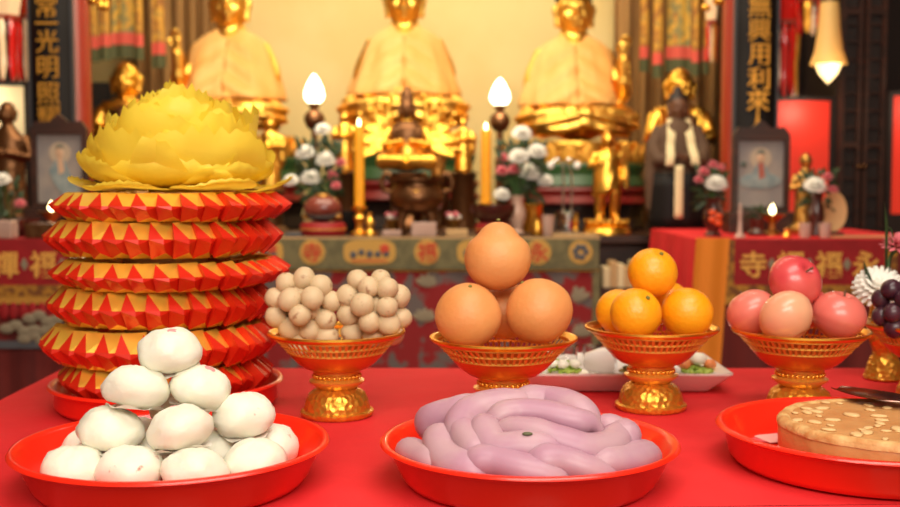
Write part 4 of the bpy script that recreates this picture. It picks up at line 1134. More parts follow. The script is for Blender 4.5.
# standing child-like gilded statue
def standing_child():
    d = 4.75; b = P(607, 221, d); tp = P(607, 133, d); H = tp.z - b.z; zb = .9008
    t = T('standing_gilded_statue', 'small standing gilded figure with bare legs and draped cloth, beside the altar table', 'statue', (b.x, d, zb))
    o = b.z - zb
    bm = NB(); lathe(bm, [(0, -.0), (.105, 0), (.105, .02), (.098, .026), (.094, .03), (.10, .036), (.088, o * .62), (.066, o * .66), (.09, o * .8), (.085, o), (0, o)], 36)
    part('pedestal', bm, M['gold'], t)
    bm = NB(); ell(bm, (0, 0, 0), (.02, .008, .02), 10, 8); pm = mesh_of('lotus_petal', bm, M['gold'])
    for k in range(16):
        a = 2 * PI * k / 16; put('lotus_petal', pm, t, (.088 * math.cos(a), .088 * math.sin(a), o * .83), (.5, 0, a + PI / 2))
    z = lambda k: o + k * H
    bm = NB()
    for s in (-1, 1):
        tube(bm, [(s * .085 * H, 0, z(.5)), (s * .085 * H, -.01 * H, z(.3)), (s * .085 * H, 0, z(.16)), (s * .085 * H, 0, z(.03))], [.085 * H, .07 * H, .062 * H, .045 * H], 12)
        tube(bm, [(s * .085 * H, .01 * H, z(.025)), (s * .10 * H, -.09 * H, z(.022)), (s * .105 * H, -.13 * H, z(.015))], [.042 * H, .042 * H, .025 * H], 10)
    loft(bm, [(z(.44), .14 * H, .10 * H, 0), (z(.52), .15 * H, .11 * H, 0), (z(.62), .125 * H, .095 * H, -.005 * H), (z(.72), .145 * H, .09 * H, 0), (z(.78), .13 * H, .08 * H, 0), (z(.81), .05 * H, .05 * H, 0), (z(.86), .045 * H, .045 * H, 0)], 24)
    tube(bm, [(-.13 * H, 0, z(.765)), (-.20 * H, -.02 * H, z(.62)), (-.09 * H, -.12 * H, z(.66))], [.055 * H, .045 * H, .032 * H], 10)
    hand_shape(bm, (-.09 * H, -.12 * H, z(.66)), (.6, -.2, .5), (0, -1, 0), .055 * H)
    tube(bm, [(.13 * H, 0, z(.765)), (.195 * H, .0, z(.6)), (.20 * H, -.05 * H, z(.46))], [.055 * H, .045 * H, .03 * H], 10)
    hand_shape(bm, (.20 * H, -.05 * H, z(.46)), (0, -.15, -1), (0, -1, 0), .06 * H)
    head_shape(bm, (0, -.01 * H, z(.925)), .165 * H)
    ell(bm, (0, .02 * H, z(1.0)), (.035 * H, .035 * H, .035 * H), 10, 8)
    sculpt('body', bm, .0052, M['gold'], t, 1)
    # cloth slung over one shoulder and round the hips, its hem rising to the right
    bm = NB()
    def f(u, v):
        a = 2 * PI * u; zt = .70 + .07 * math.cos(a + PI); zbm = .335 + .07 * math.cos(a)
        k = zt + (zbm - zt) * v
        w = (.145 + .03 * v) * (1 + .03 * math.sin(a * 8 + v * 10)); dd = (.115 + .03 * v) * (1 + .03 * math.sin(a * 8 + v * 10))
        return (w * H * math.cos(a), dd * H * math.sin(a), z(k))
    sheet(bm, f, 48, 10, .004); part('draped_cloth', bm, M['gold'], t, angle=180)
    bm = NB(); tube(bm, [(.2 * H, .03 * H, z(.74)), (.235 * H, .02 * H, z(.55)), (.24 * H, .02 * H, z(.36))], [.02 * H, .03 * H, .035 * H], 8, flat=.5); part('hanging_sash', bm, M['oldgold'], t)
standing_child()

# brown robed figure with a white scarf
def robed_monk():
    d = 4.52; b = P(676, 236, d); tp = P(677, 92, d); H = tp.z - b.z; zb = .9448
    t = T('robed_figure_statue', 'standing brown robed figure with dark face and long white scarf', 'statue', (b.x, d, .9008))
    o = 0; z = lambda k: b.z - .9008 + k * H
    z00 = .0
    bm = NB()
    loft(bm, [(0, .19 * H, .13 * H, 0), (z(.05), .19 * H, .13 * H, 0), (z(.3), .165 * H, .12 * H, 0), (z(.48), .145 * H, .11 * H, 0), (z(.60), .145 * H, .11 * H, 0), (z(.72), .14 * H, .10 * H, 0), (z(.775), .11 * H, .085 * H, 0), (z(.80), .06 * H, .06 * H, 0), (z(.83), .05 * H, .05 * H, 0)], 36, rip=lambda q, zz: .03 * math.sin(q * 10) * (zz < z(.5)))
    for s in (-1, 1):
        tube(bm, [(s * .115 * H, 0, z(.755)), (s * .165 * H, -.02 * H, z(.62)), (s * .145 * H, -.09 * H, z(.53)), (s * .04 * H, -.145 * H, z(.53))], [.05 * H, .06 * H, .055 * H, .04 * H], 12)
        tube(bm, [(s * .165 * H, -.03 * H, z(.6)), (s * .185 * H, -.03 * H, z(.4)), (s * .18 * H, -.02 * H, z(.18))], [.06 * H, .05 * H, .035 * H], 10)
    sculpt('robe_body', bm, .0065, M['brownrobe'], t, 1)
    bm = NB(); head_shape(bm, (0, -.015 * H, z(.895)), .165 * H); loft(bm, [(z(.78), .05 * H, .05 * H, 0), (z(.86), .05 * H, .05 * H, 0)], 16)
    sculpt('head', bm, .004, M['skinwood'], t, 1)
    bm = NB(); loft(bm, [(z(.915), .068 * H, .07 * H, .012 * H), (z(.955), .07 * H, .072 * H, .012 * H), (z(.985), .05 * H, .05 * H, .012 * H), (z(1.), .03 * H, .03 * H, .012 * H), (z(1.03), .028 * H, .028 * H, .012 * H), (z(1.04), .01 * H, .01 * H, .012 * H)], 20); part('topknot', bm, M['dark'], t)
    bm = NB()
    hand_shape(bm, (-.05 * H, -.16 * H, z(.55)), (1, 0, .1), (0, -1, 0), .05 * H); hand_shape(bm, (.05 * H, -.165 * H, z(.545)), (-1, 0, .1), (0, -1, 0), .05 * H); part('folded_hands', bm, M['skinwood'], t)
    for s in (-1, 1):
        bm = NB()
        sheet(bm, lambda u, v: (s * (.05 + .04 * v) * H + (u - .5) * .056 * H, (-.03 - .09 * min(1, v * 2.5) - .07 * max(0, min(1, (v - .55) * 4))) * H, z(.815 - .33 * v)), 4, 14, .006)
        part('white_scarf_end', bm, M['scarf'], t, angle=180)
    bm = NB(); sheet(bm, lambda u, v: ((u - .5) * .06 * H - .02 * H, (-.172 - .01 * math.sin(u * 3)) * H, z(.49 - .36 * v)), 6, 10, .006); part('white_sash', bm, M['scarf'], t, angle=180)
    bm = NB(); sheet(bm, lambda u, v: (.20 * H * math.cos(PI + PI * u), -.01 * H + .148 * H * math.sin(PI + PI * u) * (1 + .04 * math.sin(u * 24)), z(.44 - .40 * v)), 40, 4, .006); part('black_apron', bm, M['black'], t, angle=180)
robed_monk()

# gilded heads behind, left and right
def gilt_back_statue(label, px, ytop, d, lap):
    tp = P(px, ytop, d); zb = .9008; t = T('gilded_guardian_statue', label, 'statue', (tp.x, d, zb), group='gilded guardians beside the curtains')
    h = tp.z - zb; bm = NB(); hs = 36 / F * d
    loft(bm, [(0, .11, .10, 0), (.05, .11, .10, 0), (h * .4, .11, .10, 0), (h - .30, .12, .09, 0), (h - .20, .125, .085, 0), (h - hs - .035, .11, .07, 0), (h - hs - .005, .045, .045, 0), (h - hs + .03, .045, .045, 0)], 28, rip=lambda q, zz: .05 * math.sin(q * 8) * (zz < h - .2))
    for s in (-1, 1):
        tube(bm, [(s * .11, 0, h - hs - .06), (s * .14, -.03, h - hs - .17), (s * .03, -.12, h - hs - .19)], [.045, .05, .035], 10)
    head_shape(bm, (0, -.01, h - hs * .55), hs * .95)
    sculpt('body', bm, .008, M['gold'], t, 1)
    bm = NB(); loft(bm, [(h - .62, .13, .125, -.01), (h - .40, .10, .12, -.015), (h - .25, .085, .11, -.015), (h - hs - .06, .06, .085, -.01), (h - hs - .03, .04, .06, -.005)], 24); part('dark_vestment', bm, M['bronze'], t)
gilt_back_statue('gilded guardian with dark vestment, behind the yellow paper lotus', 126, 60, 5.45, 0)
gilt_back_statue('gilded guardian peeping out behind the brown robed figure', 680, 66, 5.4, 0)

# ------------------------------------------------------------------ carved boards with gilt characters
def board(label, px, d, chars):
    x = P(px, 60, d).x; z0, z1 = 1.28, 2.62
    t = T('hanging_couplet_board', label, 'board', (x, d, z0), group='black boards with gilt characters on the pillars')
    bm = NB()
    def f(u, v): a = (u - .5) * 1.5; return (.128 * math.sin(a), -.128 * math.cos(a) + .128 - .02, v * (z1 - z0))
    sheet(bm, f, 20, 2, -.012); part('board_panel', bm, M['black'], t, angle=40)
    bm = NB()
    for s in (-1, 1): box(bm, (s * .092 - .005, .006, 0), (s * .092 + .005, .03, z1 - z0))
    part('board_edge', bm, M['slate'], t, False)
    for py, ch in chars: q = P(px, py, d); glyph(ch, .104, t, (0, -.028, q.z - z0), M['charboard'], .004, .0)
board('black board with gilt characters on the left pillar', 50, 4.72, ((-22, '\u5927'), (7, '\u5e38'), (24, '\u4e00'), (42, '\u5149'), (68, '\u660e'), (94, '\u7167'), (117, '\u8000')))
board('black board with gilt characters on the right pillar', 757, 4.72, ((-20, '\u6cd5'), (7, '\u7121'), (31, '\u8208'), (55, '\u7528'), (79, '\u5229'), (101, '\u4f86'), (124, '\u4eba')))

# ------------------------------------------------------------------ framed pictures on stands
def framed(label, x0, x1, y0, y1, d, pl, top, robe, base_m):
    a, b = P(x0, y0, d), P(x1, y1, d); w, h = b.x - a.x, a.z - b.z; zb = top + .001
    t = T('framed_picture', label, 'framed picture', ((a.x + b.x) / 2, d, zb)); o = b.z - zb; W = w / 2; f = .02
    bm = NB(); box(bm, (-W - .02, -.05, 0), (W + .02, .07, o), bevel=.004); part('stand', bm, M['wood'], t, False)
    bm = NB()
    box(bm, (-W, -.012, o), (-W + f, .02, o + h)); box(bm, (W - f, -.012, o), (W, .02, o + h)); box(bm, (-W + f, -.012, o), (W - f, .02, o + f)); box(bm, (-W + f, -.012, o + h - f), (W - f, .02, o + h))
    prism(bm, [(-W, o + h), (W, o + h), (W * .8, o + h + .03), (W * .35, o + h + .025), (0, o + h + .055), (-W * .35, o + h + .025), (-W * .8, o + h + .03)], -.01, .018)
    part('frame', bm, M['wood'], t, False)
    bm = NB(); box(bm, (-W + f, .004, o + f), (W - f, .012, o + h - f)); pc = part('painting', bm, M['paint'], t, False)
    cx, cz = 0, o + h * .62
    bm = NB(); disc_front(bm, cx, cz + h * .08, w * .19, .001, .004, 28); part('painted_halo', bm, M['painthalo'], pc, False)
    bm = NB(); ell(bm, (cx, .001, cz + h * .09), (w * .075, .003, h * .07), 14, 8); part('painted_face', bm, M['paintskin'], pc)
    bm = NB(); ell(bm, (cx, .002, cz + h * .14), (w * .08, .003, h * .05), 14, 8)
    if robe == 1: ell(bm, (cx - w * .3, .002, cz + h * .0), (w * .06, .003, h * .04), 12, 6)
    part('painted_hair', bm, M['paintdark'], pc)
    bm = NB()
    if robe == 0:
        prism(bm, [(cx - .07 * w, cz + .0 * h), (cx + .07 * w, cz), (cx + .16 * w, cz - .18 * h), (cx + .34 * w, cz - .42 * h), (cx + .05 * w, cz - .46 * h), (cx - .12 * w, cz - .3 * h), (cx - .2 * w, cz - .15 * h)], 0, .004)
    else:
        ell(bm, (cx, .002, cz - .22 * h), (w * .38, .003, h * .11), 18, 8); prism(bm, [(cx - .06 * w, cz + .02 * h), (cx + .06 * w, cz + .02 * h), (cx + .2 * w, cz - .2 * h), (cx - .2 * w, cz - .2 * h)], 0, .004)
    part('painted_robe', bm, M['paintrobe'], pc, angle=30)
    bm = NB(); prism(bm, [(cx - .05 * w, cz + .02 * h), (cx + .05 * w, cz + .02 * h), (cx + .08 * w, cz - .16 * h), (cx - .02 * w, cz - .2 * h)], -.001, .001); part('painted_shawl', bm, M['paintred' if robe else 'paintskin'], pc, False)
    return t
framed('framed grey picture of a robed figure in blue, below the left board', 31, 89, 129, 208, 4.05, .5, .938, 0, None)
framed('framed grey picture of a robed figure on a lotus, below the right board', 733, 788, 135, 212, 4.05, .5, .938, 1, None)

# ------------------------------------------------------------------ embroidered hanging banners
def hang_banner(label, px0, px1, y1, d, m):
    a, b = P(px0, y1, d), P(px1, y1, d); w = (b.x - a.x) / 2; zt = 3.28
    t = T('hanging_banner', label, 'banner', ((a.x + b.x) / 2, d, a.z), group='embroidered hanging banners'); px = 1 / F * d
    def fl(z0, z1, amp, ww): return lambda u, v: ((u - .5) * 2 * ww, amp * math.sin(u * 9), z0 + (z1 - z0) * v)
    bm = NB(); sheet(bm, fl(25 * px, zt - a.z, .006, w), 14, 2, .004); part('banner_strip', bm, m, t)
    bm = NB(); sheet(bm, fl(13 * px, 25 * px, .008, w * 1.15), 14, 2, .006); part('pink_hem', bm, M['bannerpink'], t)
    bm = NB(); sheet(bm, fl(0, 13 * px, .010, w * 1.2), 20, 2, .005); part('green_fringe', bm, M['bannergreen'], t)
    for k in range(5): bm = NB(); zz = 32 * px + k * .11; ell(bm, (0, -.004, zz), (w * .55, .004, .035), 12, 8); part('stitched_flower', bm, M['bannermix'] if m is M['bannergold'] else M['bannergold'], t)
for args in (('embroidered hanging banner, leftmost of the left group by the pillar', 88, 98, 62, 5.5, M['bannergold']), ('narrow embroidered hanging banner, second from the left pillar', 100, 110, 60, 5.5, M['bannergold']),
             ('widest embroidered hanging banner of the left group', 113, 135, 58, 5.6, M['bannermix']), ('embroidered hanging banner beside the widest one on the left', 136, 143, 60, 5.5, M['bannergold']),
             ('embroidered hanging banner of the left group nearest the left statue', 153, 165, 68, 5.6, M['bannergold']),
             ('embroidered hanging banner of the right group nearest the right statue', 640, 648, 72, 5.6, M['bannergold']), ('narrow embroidered hanging banner, second of the right group', 653, 662, 78, 5.5, M['bannergold']),
             ('widest embroidered hanging banner of the right group', 667, 690, 72, 5.6, M['bannermix']), ('embroidered hanging banner beside the widest one on the right', 692, 699, 76, 5.5, M['bannergold']),
             ('narrow embroidered hanging banner of the right group, by the pillar', 703, 709, 74, 5.5, M['bannergold'])): hang_banner(*args)
# small gilt ornaments hanging at the pillars
for px, lb in ((97, 'gilt carved ornament hanging at the top beside the left pillar'), (714, 'gilt carved ornament hanging at the top beside the right pillar')):
    p = P(px, 2, 4.55); t = T('gilt_ornament', lb, 'ornament', p)
    bm = NB(); r3 = random.Random(px)
    for k in range(9): ell(bm, (r3.uniform(-.04, .04), r3.uniform(-.02, .02), r3.uniform(-.02, .05)), (.022, .016, .016), 10, 8, rot=(0, r3.random() * 3, 0))
    part('carved_scroll', bm, M['gold'], t); bm = NB(); tube(bm, [(0, 0, .03), (0, .05, 2.7 - p.z)], .004, 6); part('cord', bm, M['dark'], t)

# ------------------------------------------------------------------ altar lamps, candles and things on the altar table
def bulb_lamp(label, px, ytip, ybot, d):
    a, b = P(px, ytip, d), P(px, ybot, d); h = a.z - b.z; k = d / F
    t = T('altar_lamp', label, 'lamp', (a.x, d, TT + .0008), group='white bulb lamps on the altar'); o = b.z - TT
    bm = NB(); R = 10 * k
    lathe(bm, [(0, o), (R * .55, o), (R * .9, o + h * .12), (R, o + h * .28), (R * .86, o + h * .5), (R * .5, o + h * .78), (R * .2, o + h * .94), (0, o + h)], 28); part('bulb', bm, M['bulb'], t)
    bm = NB(); lathe(bm, [(0, 0), (.055, 0), (.055, .012), (.02, .03), (.014, .1), (.02, o * .55), (.013, o * .6), (.013, o - .11), (.03, o - .10), (.042, o - .075), (.042, o - .055), (.028, o - .035), (.014, o - .028), (.024, o - .008), (.024, o - .001), (0, o - .001)], 28); part('stand', bm, M['bronze'], t)
    BULBS_AND_ADDED.append((Vector((a.x, d - .09, (a.z + b.z) / 2)), 2.0))
bulb_lamp('lit white bulb lamp between the left and middle statues', 314, 74, 103, 4.42)
bulb_lamp('lit white bulb lamp between the middle and right statues', 500, 78, 105, 4.42)
def candle(label, px, ytip, ybot, d, hold):
    a, b = P(px, ytip, d), P(px, ybot, d); o = b.z - TT; h = a.z - b.z; k = d / F
    t = T('altar_candle', label, 'candle', (a.x, d, TT + .0008), group='tall yellow candles on the altar')
    bm = NB(); R = 5. * k; lathe(bm, [(0, o), (R, o), (R, o + h), (R * .8, o + h + .003), (0, o + h - .004)], 20); part('wax', bm, M['candle'], t)
    bm = NB(); lathe(bm, [(0, o + h), (.004, o + h + .004), (.0065, o + h + .012), (.0035, o + h + .026), (0, o + h + .034)], 14); part('flame', bm, M['flame'], t)
    bm = NB(); lathe(bm, [(0, 0), (.036, 0), (.036, .008), (.016, .02), (.013, o * .4), (.024, o * .6), (.012, o * .75), (.03, o - .01), (.03, o - .001), (0, o - .001)], 28); part('candle_holder', bm, M['gold'], t)
    BULBS_AND_ADDED.append((Vector((a.x, d - .05, a.z + .05)), .25))
candle('tall yellow candle left of the many armed figure', 359, 127, 206, 4.12, 1)
candle('tall yellow candle right of the many armed figure', 486, 131, 203, 4.20, 1)

def burner():
    d = 4.16; p = P(417, 209, d); t = T('incense_burner', 'dark bronze incense burner with two ears in the middle of the altar', 'incense burner', (p.x, d, TT + .0008))
    bm = NB(); R = .098; lathe(bm, [(0, .03), (.05, .028), (.082, .05), (R, .085), (.097, .11), (.082, .135), (.08, .15), (.1, .165), (.1, .172), (.088, .172), (.072, .15), (.08, .11), (0, .09)], 44); 
    for q in bm.verts: q.co = Vector((q.co.x * 1.1, q.co.y * 1.1, q.co.z * .95 + .052))
    part('vessel', bm, M['bronze'], t)
    for s in (-1, 1):
        bm = NB(); tube(bm, curve_pts([(s * .085, 0, .165), (s * .125, 0, .17), (s * .135, 0, .20), (s * .118, 0, .235), (s * .10, 0, .225)], 12), .010, 8); part('ear', bm, M['bronze'], t)
    for k in range(3):
        a = PI / 2 + k * 2.094; bm = NB(); tube(bm, [(.055 * math.cos(a), .055 * math.sin(a), .095), (.07 * math.cos(a), .07 * math.sin(a), .05), (.066 * math.cos(a), .066 * math.sin(a), .0)], [.02, .017, .014], 10); part('leg', bm, M['bronze'], t)
    bm = NB(); ell(bm, (0, -.092, .155), (.03, .01, .018), 14, 8); part('gilt_boss', bm, M['gold'], t)
burner()
def bowl_on_cushion(label1, label2, px, d, w, bm_, m):
    p = P(px, 230, d); k = d / F
    t = T('cushion', label2, 'cushion', (p.x, d, TT + .0008), group='round red cushions on the altar'); R = w * k / 2; h = 13 * k
    bm = NB(); lathe(bm, [(0, 0), (R * .92, 0), (R, h * .3), (R, h * .7), (R * .9, h), (0, h)], 36); part('cushion_pad', bm, M['cushion'], t)
    bm = NB(); lathe(bm, [(R * .99, h * .44), (R * 1.025, h * .5), (R * .99, h * .56), (R * .99, h * .44)], 36); part('piping', bm, M['goldthread'], t)
    bm_(T(m[0], label1, m[1], (p.x, d, TT + h + .0018)), R, k)
def fish(t, R, k):
    bm = NB(); ell(bm, (0, 0, .052), (.072, .058, .052), 28, 18)
    for q in bm.verts:
        if q.co.z < .012: q.co.z = max(q.co.z, .0)
    part('block_body', bm, M['fishred'], t)
    bm = NB(); tube(bm, curve_pts([(-.066, -.03, .03), (-.03, -.055, .02), (.03, -.055, .02), (.066, -.03, .03)], 14), .007, 8); part('sound_slit', bm, M['dark'], t)
    for x in (-.055, .055): bm = NB(); ell(bm, (x, -.03, .022), (.022, .016, .012), 14, 8); part('gilt_carving', bm, M['oldgold'], t)
    bm = NB(); ell(bm, (0, -.01, .098), (.03, .025, .012), 14, 8); part('gilt_carving', bm, M['oldgold'], t)
bowl_on_cushion('dark red lacquered wooden fish with gilt carving, left end of the altar', 'round red cushion under the wooden fish', 323, 4.12, 46, fish, ('wooden_fish', 'temple block'))
def sbowl(t, R, k):
    bm = NB(); lathe(bm, [(0, .0), (.05, .0), (.072, .018), (.083, .045), (.084, .066), (.080, .066), (.078, .045), (.065, .02), (0, .008)], 40); part('bowl_wall', bm, M['darkvase'], t)
bowl_on_cushion('dark singing bowl on a red cushion, behind the top pomelo', 'round red cushion under the dark singing bowl', 493, 4.1, 36, sbowl, ('singing_bowl', 'bowl'))
p = P(346, 213, 4.32); bm = NB(); lathe(bm, [(0, 0), (.035, 0), (.05, .03), (.055, .085), (.05, .085), (.04, .02), (0, .012)], 28)
solo('black_bowl', bm, M['black'], 'small black bowl behind the wooden fish', 'bowl', (p.x, 4.32, TT + .0008))
# small things along the table edge
def at(px, d): return Vector((P(px, 230, d).x, d, TT + .0008))
bm = NB(); lathe(bm, [(0, 0), (.026, 0), (.027, .008), (.016, .02), (.012, .032), (.02, .045), (.014, .062), (.006, .07), (.008, .082), (0, .088)], 24)
solo('brass_bell', bm, M['gold'], 'small brass hand bell beside the left candle', 'bell', at(370, 4.09))
bm = NB(); box(bm, (-.046, -.02, 0), (.046, .02, .052), bevel=.003); solo('pale_box', bm, M['paleacryl'], 'pale translucent box in front of the incense burner', 'box', at(424, 4.06), smooth=False)
bm = NB(); box(bm, (-.035, -.02, 0), (.035, .02, .022), bevel=.003); solo('pale_box', bm, M['paleacryl'], 'low pale box right of the bell', 'box', at(392, 4.07), smooth=False)
bm = NB(); box(bm, (-.04, -.02, 0), (.04, .02, .026), bevel=.003); solo('pale_box', bm, M['beige'], 'low beige box behind the top pomelo side of the table', 'box', at(457, 4.06), smooth=False)
bm = NB(); box(bm, (-.03, -.03, 0), (.03, .03, .012), bevel=.002); solo('prayer_book', bm, M['bluethread'], 'thin slate book at the left end of the altar table', 'book', at(294, 4.06), smooth=False)
def cup_flowers(px, d, lb):
    t = T('flower_cup', lb, 'flower cup', at(px, d) + Vector((0, 0, 0)))
    bm = NB(); lathe(bm, [(0, 0), (.018, 0), (.02, .004), (.012, .02), (.03, .05), (.032, .056), (0, .05)], 24); part('cup', bm, M['oldgold'], t)
    r3 = random.Random(px)
    for k in range(6):
        bm = NB(); a = k * 1.05; ell(bm, (.018 * math.cos(a), .018 * math.sin(a), .066 + .01 * (k % 2)), (.015, .015, .01), 10, 8); part('bloom', bm, M['pinkflower'] if k % 2 else M['white'], t)
cup_flowers(453, 4.22, 'gilt cup of pink and white blooms right of the incense burner')
cup_flowers(393, 4.22, 'gilt cup of pale blooms left of the incense burner')
bm = NB(); lathe(bm, [(0, 0), (.02, 0), (.024, .005), (.018, .04), (.011, .055), (.011, .06), (0, .062)], 24)
solo('gilt_pot', bm, M['gold'], 'small gilt pot beside the white cup on the altar', 'pot', at(537, 4.09))
bm = NB(); lathe(bm, [(0, 0), (.017, 0), (.018, .004), (.024, .078), (.0225, .078), (.016, .006), (0, .005)], 28)
solo('white_cup', bm, M['paleacryl'], 'tall pale cup at the right end of the altar table', 'cup', at(548, 4.07))
bm = NB(); box(bm, (-.085, -.03, 0), (.085, .03, .008), bevel=.002); solo('paper_slip', bm, M['beige'], 'pale paper slip lying at the right end of the altar table', 'paper', at(575, 4.06), smooth=False)
bm = NB(); lathe(bm, [(0, 0), (.04, 0), (.042, .01), (.036, .05), (.042, .06), (.036, .1), (.04, .11), (.034, .12), (0, .12)], 28)
solo('gilt_jar', bm, M['gold'], 'ribbed gilt jar behind the right flower vase', 'jar', at(533, 4.36))
def hook_lamp():
    d = 4.75; p = P(567, 214, d); t = T('two_headed_lamp', 'slim chrome stand with two curved white heads before the right throne', 'lamp', (p.x, d, .9008)); o = p.z - .9008
    bm = NB(); lathe(bm, [(0, 0), (.05, 0), (.052, o * .5), (.05, o + .006), (.02, o + .014), (0, o + .016)], 28); part('foot', bm, M['chrome'], t)
    h = (214 - 163) * d / F
    for s in (-1, 1):
        bm = NB(); tube(bm, curve_pts([(s * .018, 0, o + .012), (s * .018, 0, o + h * .8), (s * .01 - .015, 0, o + h * 1.02), (s * .03 - .015, 0, o + h * 1.08), (s * .055 - .015, 0, o + h * .98)], 20), .005, 8); rod = part('rod', bm, M['chrome'], t)
        bm = NB(); ell(bm, (s * .058 - .015, 0, o + h * .95), (.016, .014, .018), 14, 8); part('lamp_head', bm, M['china'], rod)
hook_lamp()

# ------------------------------------------------------------------ flowers
def mum_mesh(r, m, name, n=16, layers=5):
    bm = NB()
    for l in range(layers):
        e = l / (layers - 1); el = -.25 + 1.5 * e
        for k in range(n - 2 * l):
            a = 2 * PI * (k + .5 * (l % 2)) / (n - 2 * l); dr = Vector((math.cos(a) * math.cos(el), math.sin(a) * math.cos(el), math.sin(el))); L = r * (1 - .12 * l)
            up = Vector((0, 0, 1)); sd = dr.cross(up).normalized()
            tube(bm, [dr * r * .15, dr * L * .6 + up * r * .08, dr * L + up * r * (.16 + .1 * e)], [r * .07, r * .16, r * .06], 5, flat=.45)
    return mesh_of(name, bm, m)
MUM = mum_mesh(.038, M['white'], 'bloom'); PNK = mum_mesh(.026, M['pinkflower'], 'bloom', 10, 4)
def flower(label, pos, root, me, s, group, face_=(.9, 0)):
    face_ = (min(face_[0], .5) if group != 'flowers in the gilt vase' else face_[0], face_[1])
    t = T('cut_flower', label, 'flower', pos, group=group); b = put('bloom', me, t, (0, 0, 0), (face_[0], 0, face_[1]), (s * 1.12, s * 1.12, s))
    bm = NB(); r = Vector(root) - Vector(pos); tube(bm, curve_pts([(0, .0, -.006), r * .5 + Vector((0, .01, .02)), r], 8), [.0028] * 9, 6); part('stalk', bm, M['green'], t)
def foliage(label, root, c, rx, rz, n, seed, rad=.05):
    r3 = random.Random(seed); bm = NB(); root, c = Vector(root), Vector(c)
    for k in range(n):
        q = c + Vector((r3.uniform(-1, 1) * rx, r3.uniform(-.3, .8) * rx * .7, r3.uniform(-1, 1) * rz)) - root
        dr = (q - (c - root) * .6).normalized(); sd = dr.cross(Vector((r3.uniform(-.5, .5), 1, .2))).normalized(); L = rad * r3.uniform(.6, 1.1); nn = dr.cross(sd)
        pts = [q - dr * L * .5, q + sd * L * .22 + nn * .004, q + dr * L * .5, q - sd * L * .22 + nn * .004]
        vs = [bm.verts.new(p) for p in pts]; ws = [bm.verts.new(p + nn * .0012) for p in pts]
        face(bm, vs); face(bm, list(reversed(ws)))
        for i in range(4): face(bm, (vs[i], vs[(i + 1) % 4], ws[(i + 1) % 4], ws[i]))
        if k % 5 == 0: tube(bm, [(0, 0, -.01), q * .5, q], .0018, 5)
    o = solo('foliage', bm, M['leaf'], label, 'leaves', root, smooth=False); o['kind'] = 'stuff'
def vase(label, px, d, h, r, m, top, pattern=None):
    z = top + .0008; p = P(px, 230, d); t = T('flower_vase', label, 'vase', (p.x, d, z))
    bm = NB(); lathe(bm, [(0, 0), (r * .8, 0), (r * .85, h * .04), (r * .55, h * .12), (r, h * .45), (r * .95, h * .62), (r * .6, h * .85), (r * .85, h), (r * .72, h), (r * .5, h * .85), (r * .8, h * .55), (0, h * .2)], 28); part('vase_body', bm, m, t)
    if pattern:
        bm = NB()
        for k in range(4): ell(bm, (r * .30 * (-1) ** k, -r * .93, h * (.35 + .09 * k)), (r * .38, r * .12, h * .08), 12, 8)
        part('painted_pattern', bm, pattern, t)
    return Vector((p.x, d, z + h))
dF = 4.24
vL = vase('pale flower vase at the left of the altar, behind the wooden fish', 319, dF, .13, .034, M['palevase'], TT)
for px, py, s, m, lb in ((323, 130, .85, MUM, 'white chrysanthemum highest in the left altar vase'), (305, 153, 1., MUM, 'white chrysanthemum at the left side of the left altar vase'), (326, 160, 1.05, MUM, 'white chrysanthemum at the right side of the left altar vase'),
                         (311, 178, 1.05, MUM, 'white chrysanthemum lowest in the left altar vase'), (291, 181, .8, MUM, 'pale chrysanthemum next to the yellow paper lotus'), (332, 176, 1., PNK, 'pink flower low at the right of the left altar vase'),
                         (341, 163, .9, PNK, 'pink flower nearest the left candle'), (336, 186, .8, PNK, 'small pink flower lowest beside the left candle')):
    flower(lb, P(px, py, dF - .09 + .05 * ((px * 7) % 3)), vL - Vector((0, 0, .02)), m, s, 'flowers in the left altar vase', (1.1, rnd.uniform(-.3, .3)))
foliage('dark green leaves among the flowers of the left altar vase', vL, P(318, 170, dF + .01), .085, .12, 170, 1)
vR = vase('pale flower vase at the right of the altar, beside the singing bowl', 517, dF, .15, .034, M['palevase'], TT)
for px, py, s, m, lb in ((522, 134, 1., MUM, 'white chrysanthemum highest in the right altar vase'), (519, 157, 1.05, MUM, 'white chrysanthemum in the middle of the right altar vase'), (537, 152, 1., MUM, 'white chrysanthemum at the upper right of the right altar vase'),
                         (530, 173, 1.2, MUM, 'largest white chrysanthemum of the right altar vase'), (545, 181, .85, MUM, 'white chrysanthemum lowest at the right of the right altar vase'), (502, 195, .85, MUM, 'white chrysanthemum hanging low at the left of the right altar vase'),
                         (503, 158, .9, PNK, 'pink flower at the upper left of the right altar vase'), (502, 171, 1., PNK, 'pink flower next to the right candle'), (514, 170, 1., PNK, 'red pink flower under the middle white one')):
    flower(lb, P(px, py, dF - .09 + .05 * ((px * 7) % 3)), vR - Vector((0, 0, .02)), m, s, 'flowers in the right altar vase', (1.1, rnd.uniform(-.3, .3)))
foliage('dark green leaves among the flowers of the right altar vase', vR, P(521, 172, dF + .01), .09, .12, 180, 2)
